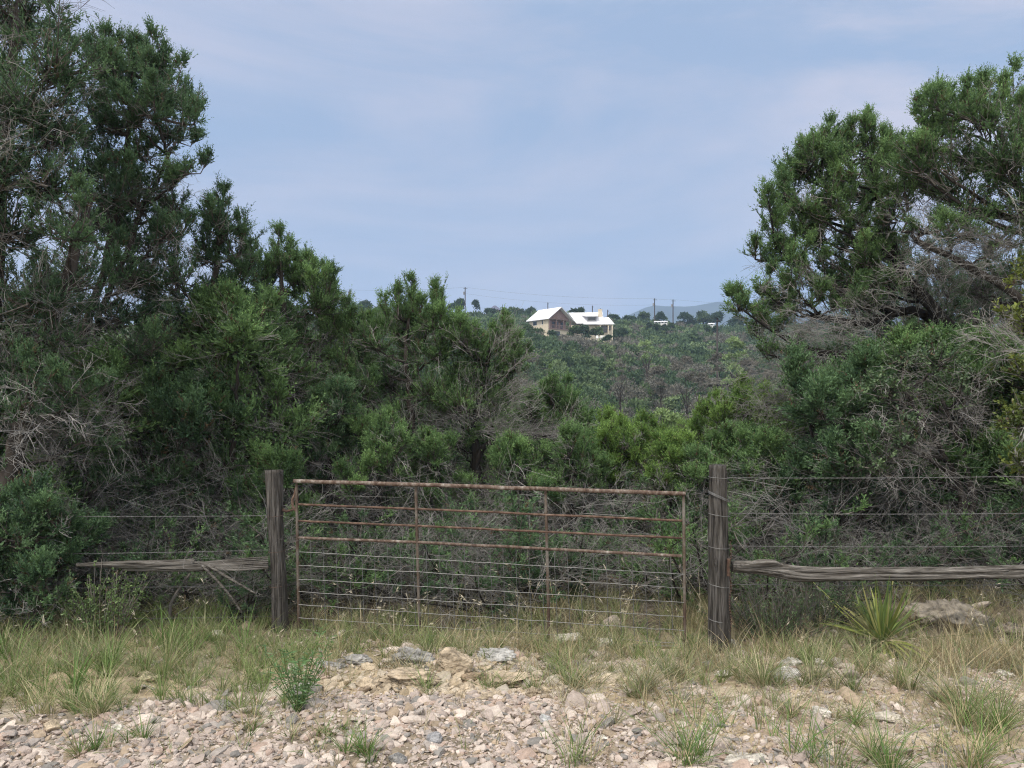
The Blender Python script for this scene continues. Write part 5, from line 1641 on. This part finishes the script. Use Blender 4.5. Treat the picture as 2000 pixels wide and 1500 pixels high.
def plants():
    rng = np.random.default_rng(44)
    # rosette of long stiff leaves
    g = ground_pt(1722, 1262)
    root = empty('yucca', g, 'yellow green yucca rosette with long pointed leaves below the log rail', 'plant')
    b = MB()
    n = 95
    a = rng.uniform(0, 2 * np.pi, n)
    el = rng.uniform(.22, 1.40, n)
    L = rng.uniform(.30, .60, n) * (1 + .45 * (1.4 - el))
    d = np.stack([np.cos(a) * np.cos(el), np.sin(a) * np.cos(el), np.sin(el)], -1)
    K = 7
    P = bend(g + d * .03 + [0, 0, .02], d, L, np.array([0, 0, -1.]) * rng.uniform(.02, .42, (n, 1)) * np.cos(el)[:, None] + rng.normal(0, .13, (n, 3)), K)
    s = unit(np.cross(d, np.array([0, 0, 1.])) + rng.normal(0, .25, (n, 3)))
    wv = np.array([.010, .015, .0155, .014, .011, .006, .001]) * .85
    up = unit(np.cross(s, d))
    V = np.stack([P - s[:, None] * wv[None, :, None], P + up[:, None] * (-.3 * wv)[None, :, None], P + s[:, None] * wv[None, :, None]], 2).reshape(-1, 3)
    k = np.arange(K - 1)
    q = np.concatenate([np.stack([k * 3 + e, k * 3 + e + 1, k * 3 + e + 4, k * 3 + e + 3], -1) for e in (0, 1)])
    Q = (q[None] + (np.arange(n) * K * 3)[:, None, None]).reshape(-1, 4)
    col = np.array([(.185, .245, .065), (.26, .295, .080), (.130, .190, .055), (.36, .35, .14), (.16, .23, .07)])[rng.integers(0, 5, n)] * rng.uniform(.7, 1.2, (n, 1))
    b.add(V, Q, C=np.repeat(col, K * 3, 0))
    b.build('leaves', M['broadleaf'], root, smooth=True)
    b = MB()
    n = 30
    a = rng.uniform(0, 6.28, n)
    d = np.stack([np.cos(a), np.sin(a), rng.uniform(-.05, .35, n)], -1)
    P = bend(np.repeat(g[None], n, 0) + [0, 0, .05], unit(d), rng.uniform(.2, .4, n), np.array([0, 0, -.25])[None] + rng.normal(0, .15, (n, 3)), 5)
    b.tubes(P, np.array([[.007, .008, .006, .004, .001]]), 3, C=np.array((.40, .33, .21)) * rng.uniform(.7, 1.2, (n, 1)))
    b.build('dead_leaves', M['twig'], root)

    # leafy weed in the gravel
    g = ground_pt(583, 1392)
    root = empty('leafy_weed', g, 'bushy dark green weed with narrow leaves at the gravel edge', 'plant')
    b, lf = MB(), MB()
    n = 16
    a = rng.uniform(0, 6.28, n)
    d = unit(np.stack([np.cos(a) * .42, np.sin(a) * .42, rng.uniform(.8, 1.2, n)], -1))
    L = rng.uniform(.22, .52, n)
    P = bend(np.repeat(g[None], n, 0) + rng.normal(0, .012, (n, 3)) * [1, 1, 0], d, L, rng.normal(0, .1, (n, 3)), 7)
    b.tubes(P, np.linspace(.004, .0018, 7)[None], 4, C=(.10, .15, .05))
    b.build('stems', M['twig'], root)
    m = 44
    t = rng.uniform(.1, 1, (n, m)) * 6
    i = np.minimum(t.astype(int), 5)
    ix = np.arange(n)[:, None]
    pos = lerp(P[ix, i], P[ix, i + 1], (t - i)[..., None]).reshape(-1, 3)
    dv = unit(rdir(rng, n * m) * [1, 1, .4] + [0, 0, .25])
    l = rng.uniform(.03, .07, n * m)
    V, Q = kites(pos, dv, l, l * .15, rng)
    lf.add(V, Q, C=np.repeat(np.array((.095, .175, .065)) * rng.uniform(.7, 1.5, (n * m, 1)), 4, 0))
    lf.build('leaves', M['broadleaf'], root)

    # small leaved shrubs by the fence
    def shrub(label, px, py, D, hw, H, pal, seed, n=120, leaf=.028):
        r = np.random.default_rng(seed)
        x = (px - 1000) / FPX * D
        g = np.array([x, D, float(gz(x, D))])
        root = empty('shrub', g, label, 'shrub')
        st, fo = MB(), MB()
        a = r.uniform(0, 6.28, n)
        d = unit(np.stack([np.cos(a) * hw * r.uniform(.1, 1, n), np.sin(a) * hw * r.uniform(.1, .8, n), H * r.uniform(.4, 1, n)], -1))
        o = g + np.stack([np.cos(a), np.sin(a), 0 * a], -1) * (r.random(n) * hw * .45)[:, None]
        foliage(fo, st, o, d, r.uniform(.45, 1.0, n) * H, r, pal, 9, leaf, broad=True, r0=.005, updir=.2)
        st.build('stems', M['twig'], root); fo.build('leaves', M['broadleaf'], root)
        return root
    shrub('pale green small leaved shrub in front of the broken rail', 205, 1235, 6.75, .42, .55, 'pale', 71, 60, .026)
    shrub('fine leaved grey green shrub under the log rail beside the latch post', 1510, 1230, 6.75, .5, .48, 'oak', 72, 150, .017)
    shrub('low grey green shrub beyond the fine leaved one under the log', 1600, 1235, 7.0, .45, .42, 'oak', 73, 110, .017)
    # dark juniper bush at the lower left
    hero('juniper_bush', 'low dense dark juniper bush at the lower left edge', 'bush', 6.9, 50, [],
         [(30, 1050, 60, 50), (90, 1090, 40, 50), (20, 1140, 70, 60), (100, 1160, 36, 46), (-60, 1080, 70, 80), (60, 1190, 60, 36), (-30, 1190, 70, 40), (120, 1020, 36, 40), (60, 1010, 40, 36), (150, 1060, 36, 34)],
         pal='dark', seed=74, rtrunk=.06, dens=1.3, dead=.5, deep=.4)


plants()

# ------------------------------------------------------------------ air
b = MB()
b.box((200, 1600, 150), (3900, 2300, 215))
hz = b.build('haze', material('haze_air', (1, 1, 1)), origin=(200, 1600, 150))
hm = hz.data.materials[0]
t = hm.node_tree
t.nodes.clear()
o_ = nd('ShaderNodeOutputMaterial', t)
v_ = nd('ShaderNodeVolumePrincipled', t)
v_.inputs['Color'].default_value = (.50, .67, .97, 1)
v_.inputs['Density'].default_value = 0.00038
v_.inputs['Anisotropy'].default_value = 0.1
t.links.new(v_.outputs[0], o_.inputs['Volume'])
tag(hz, kind='stuff')
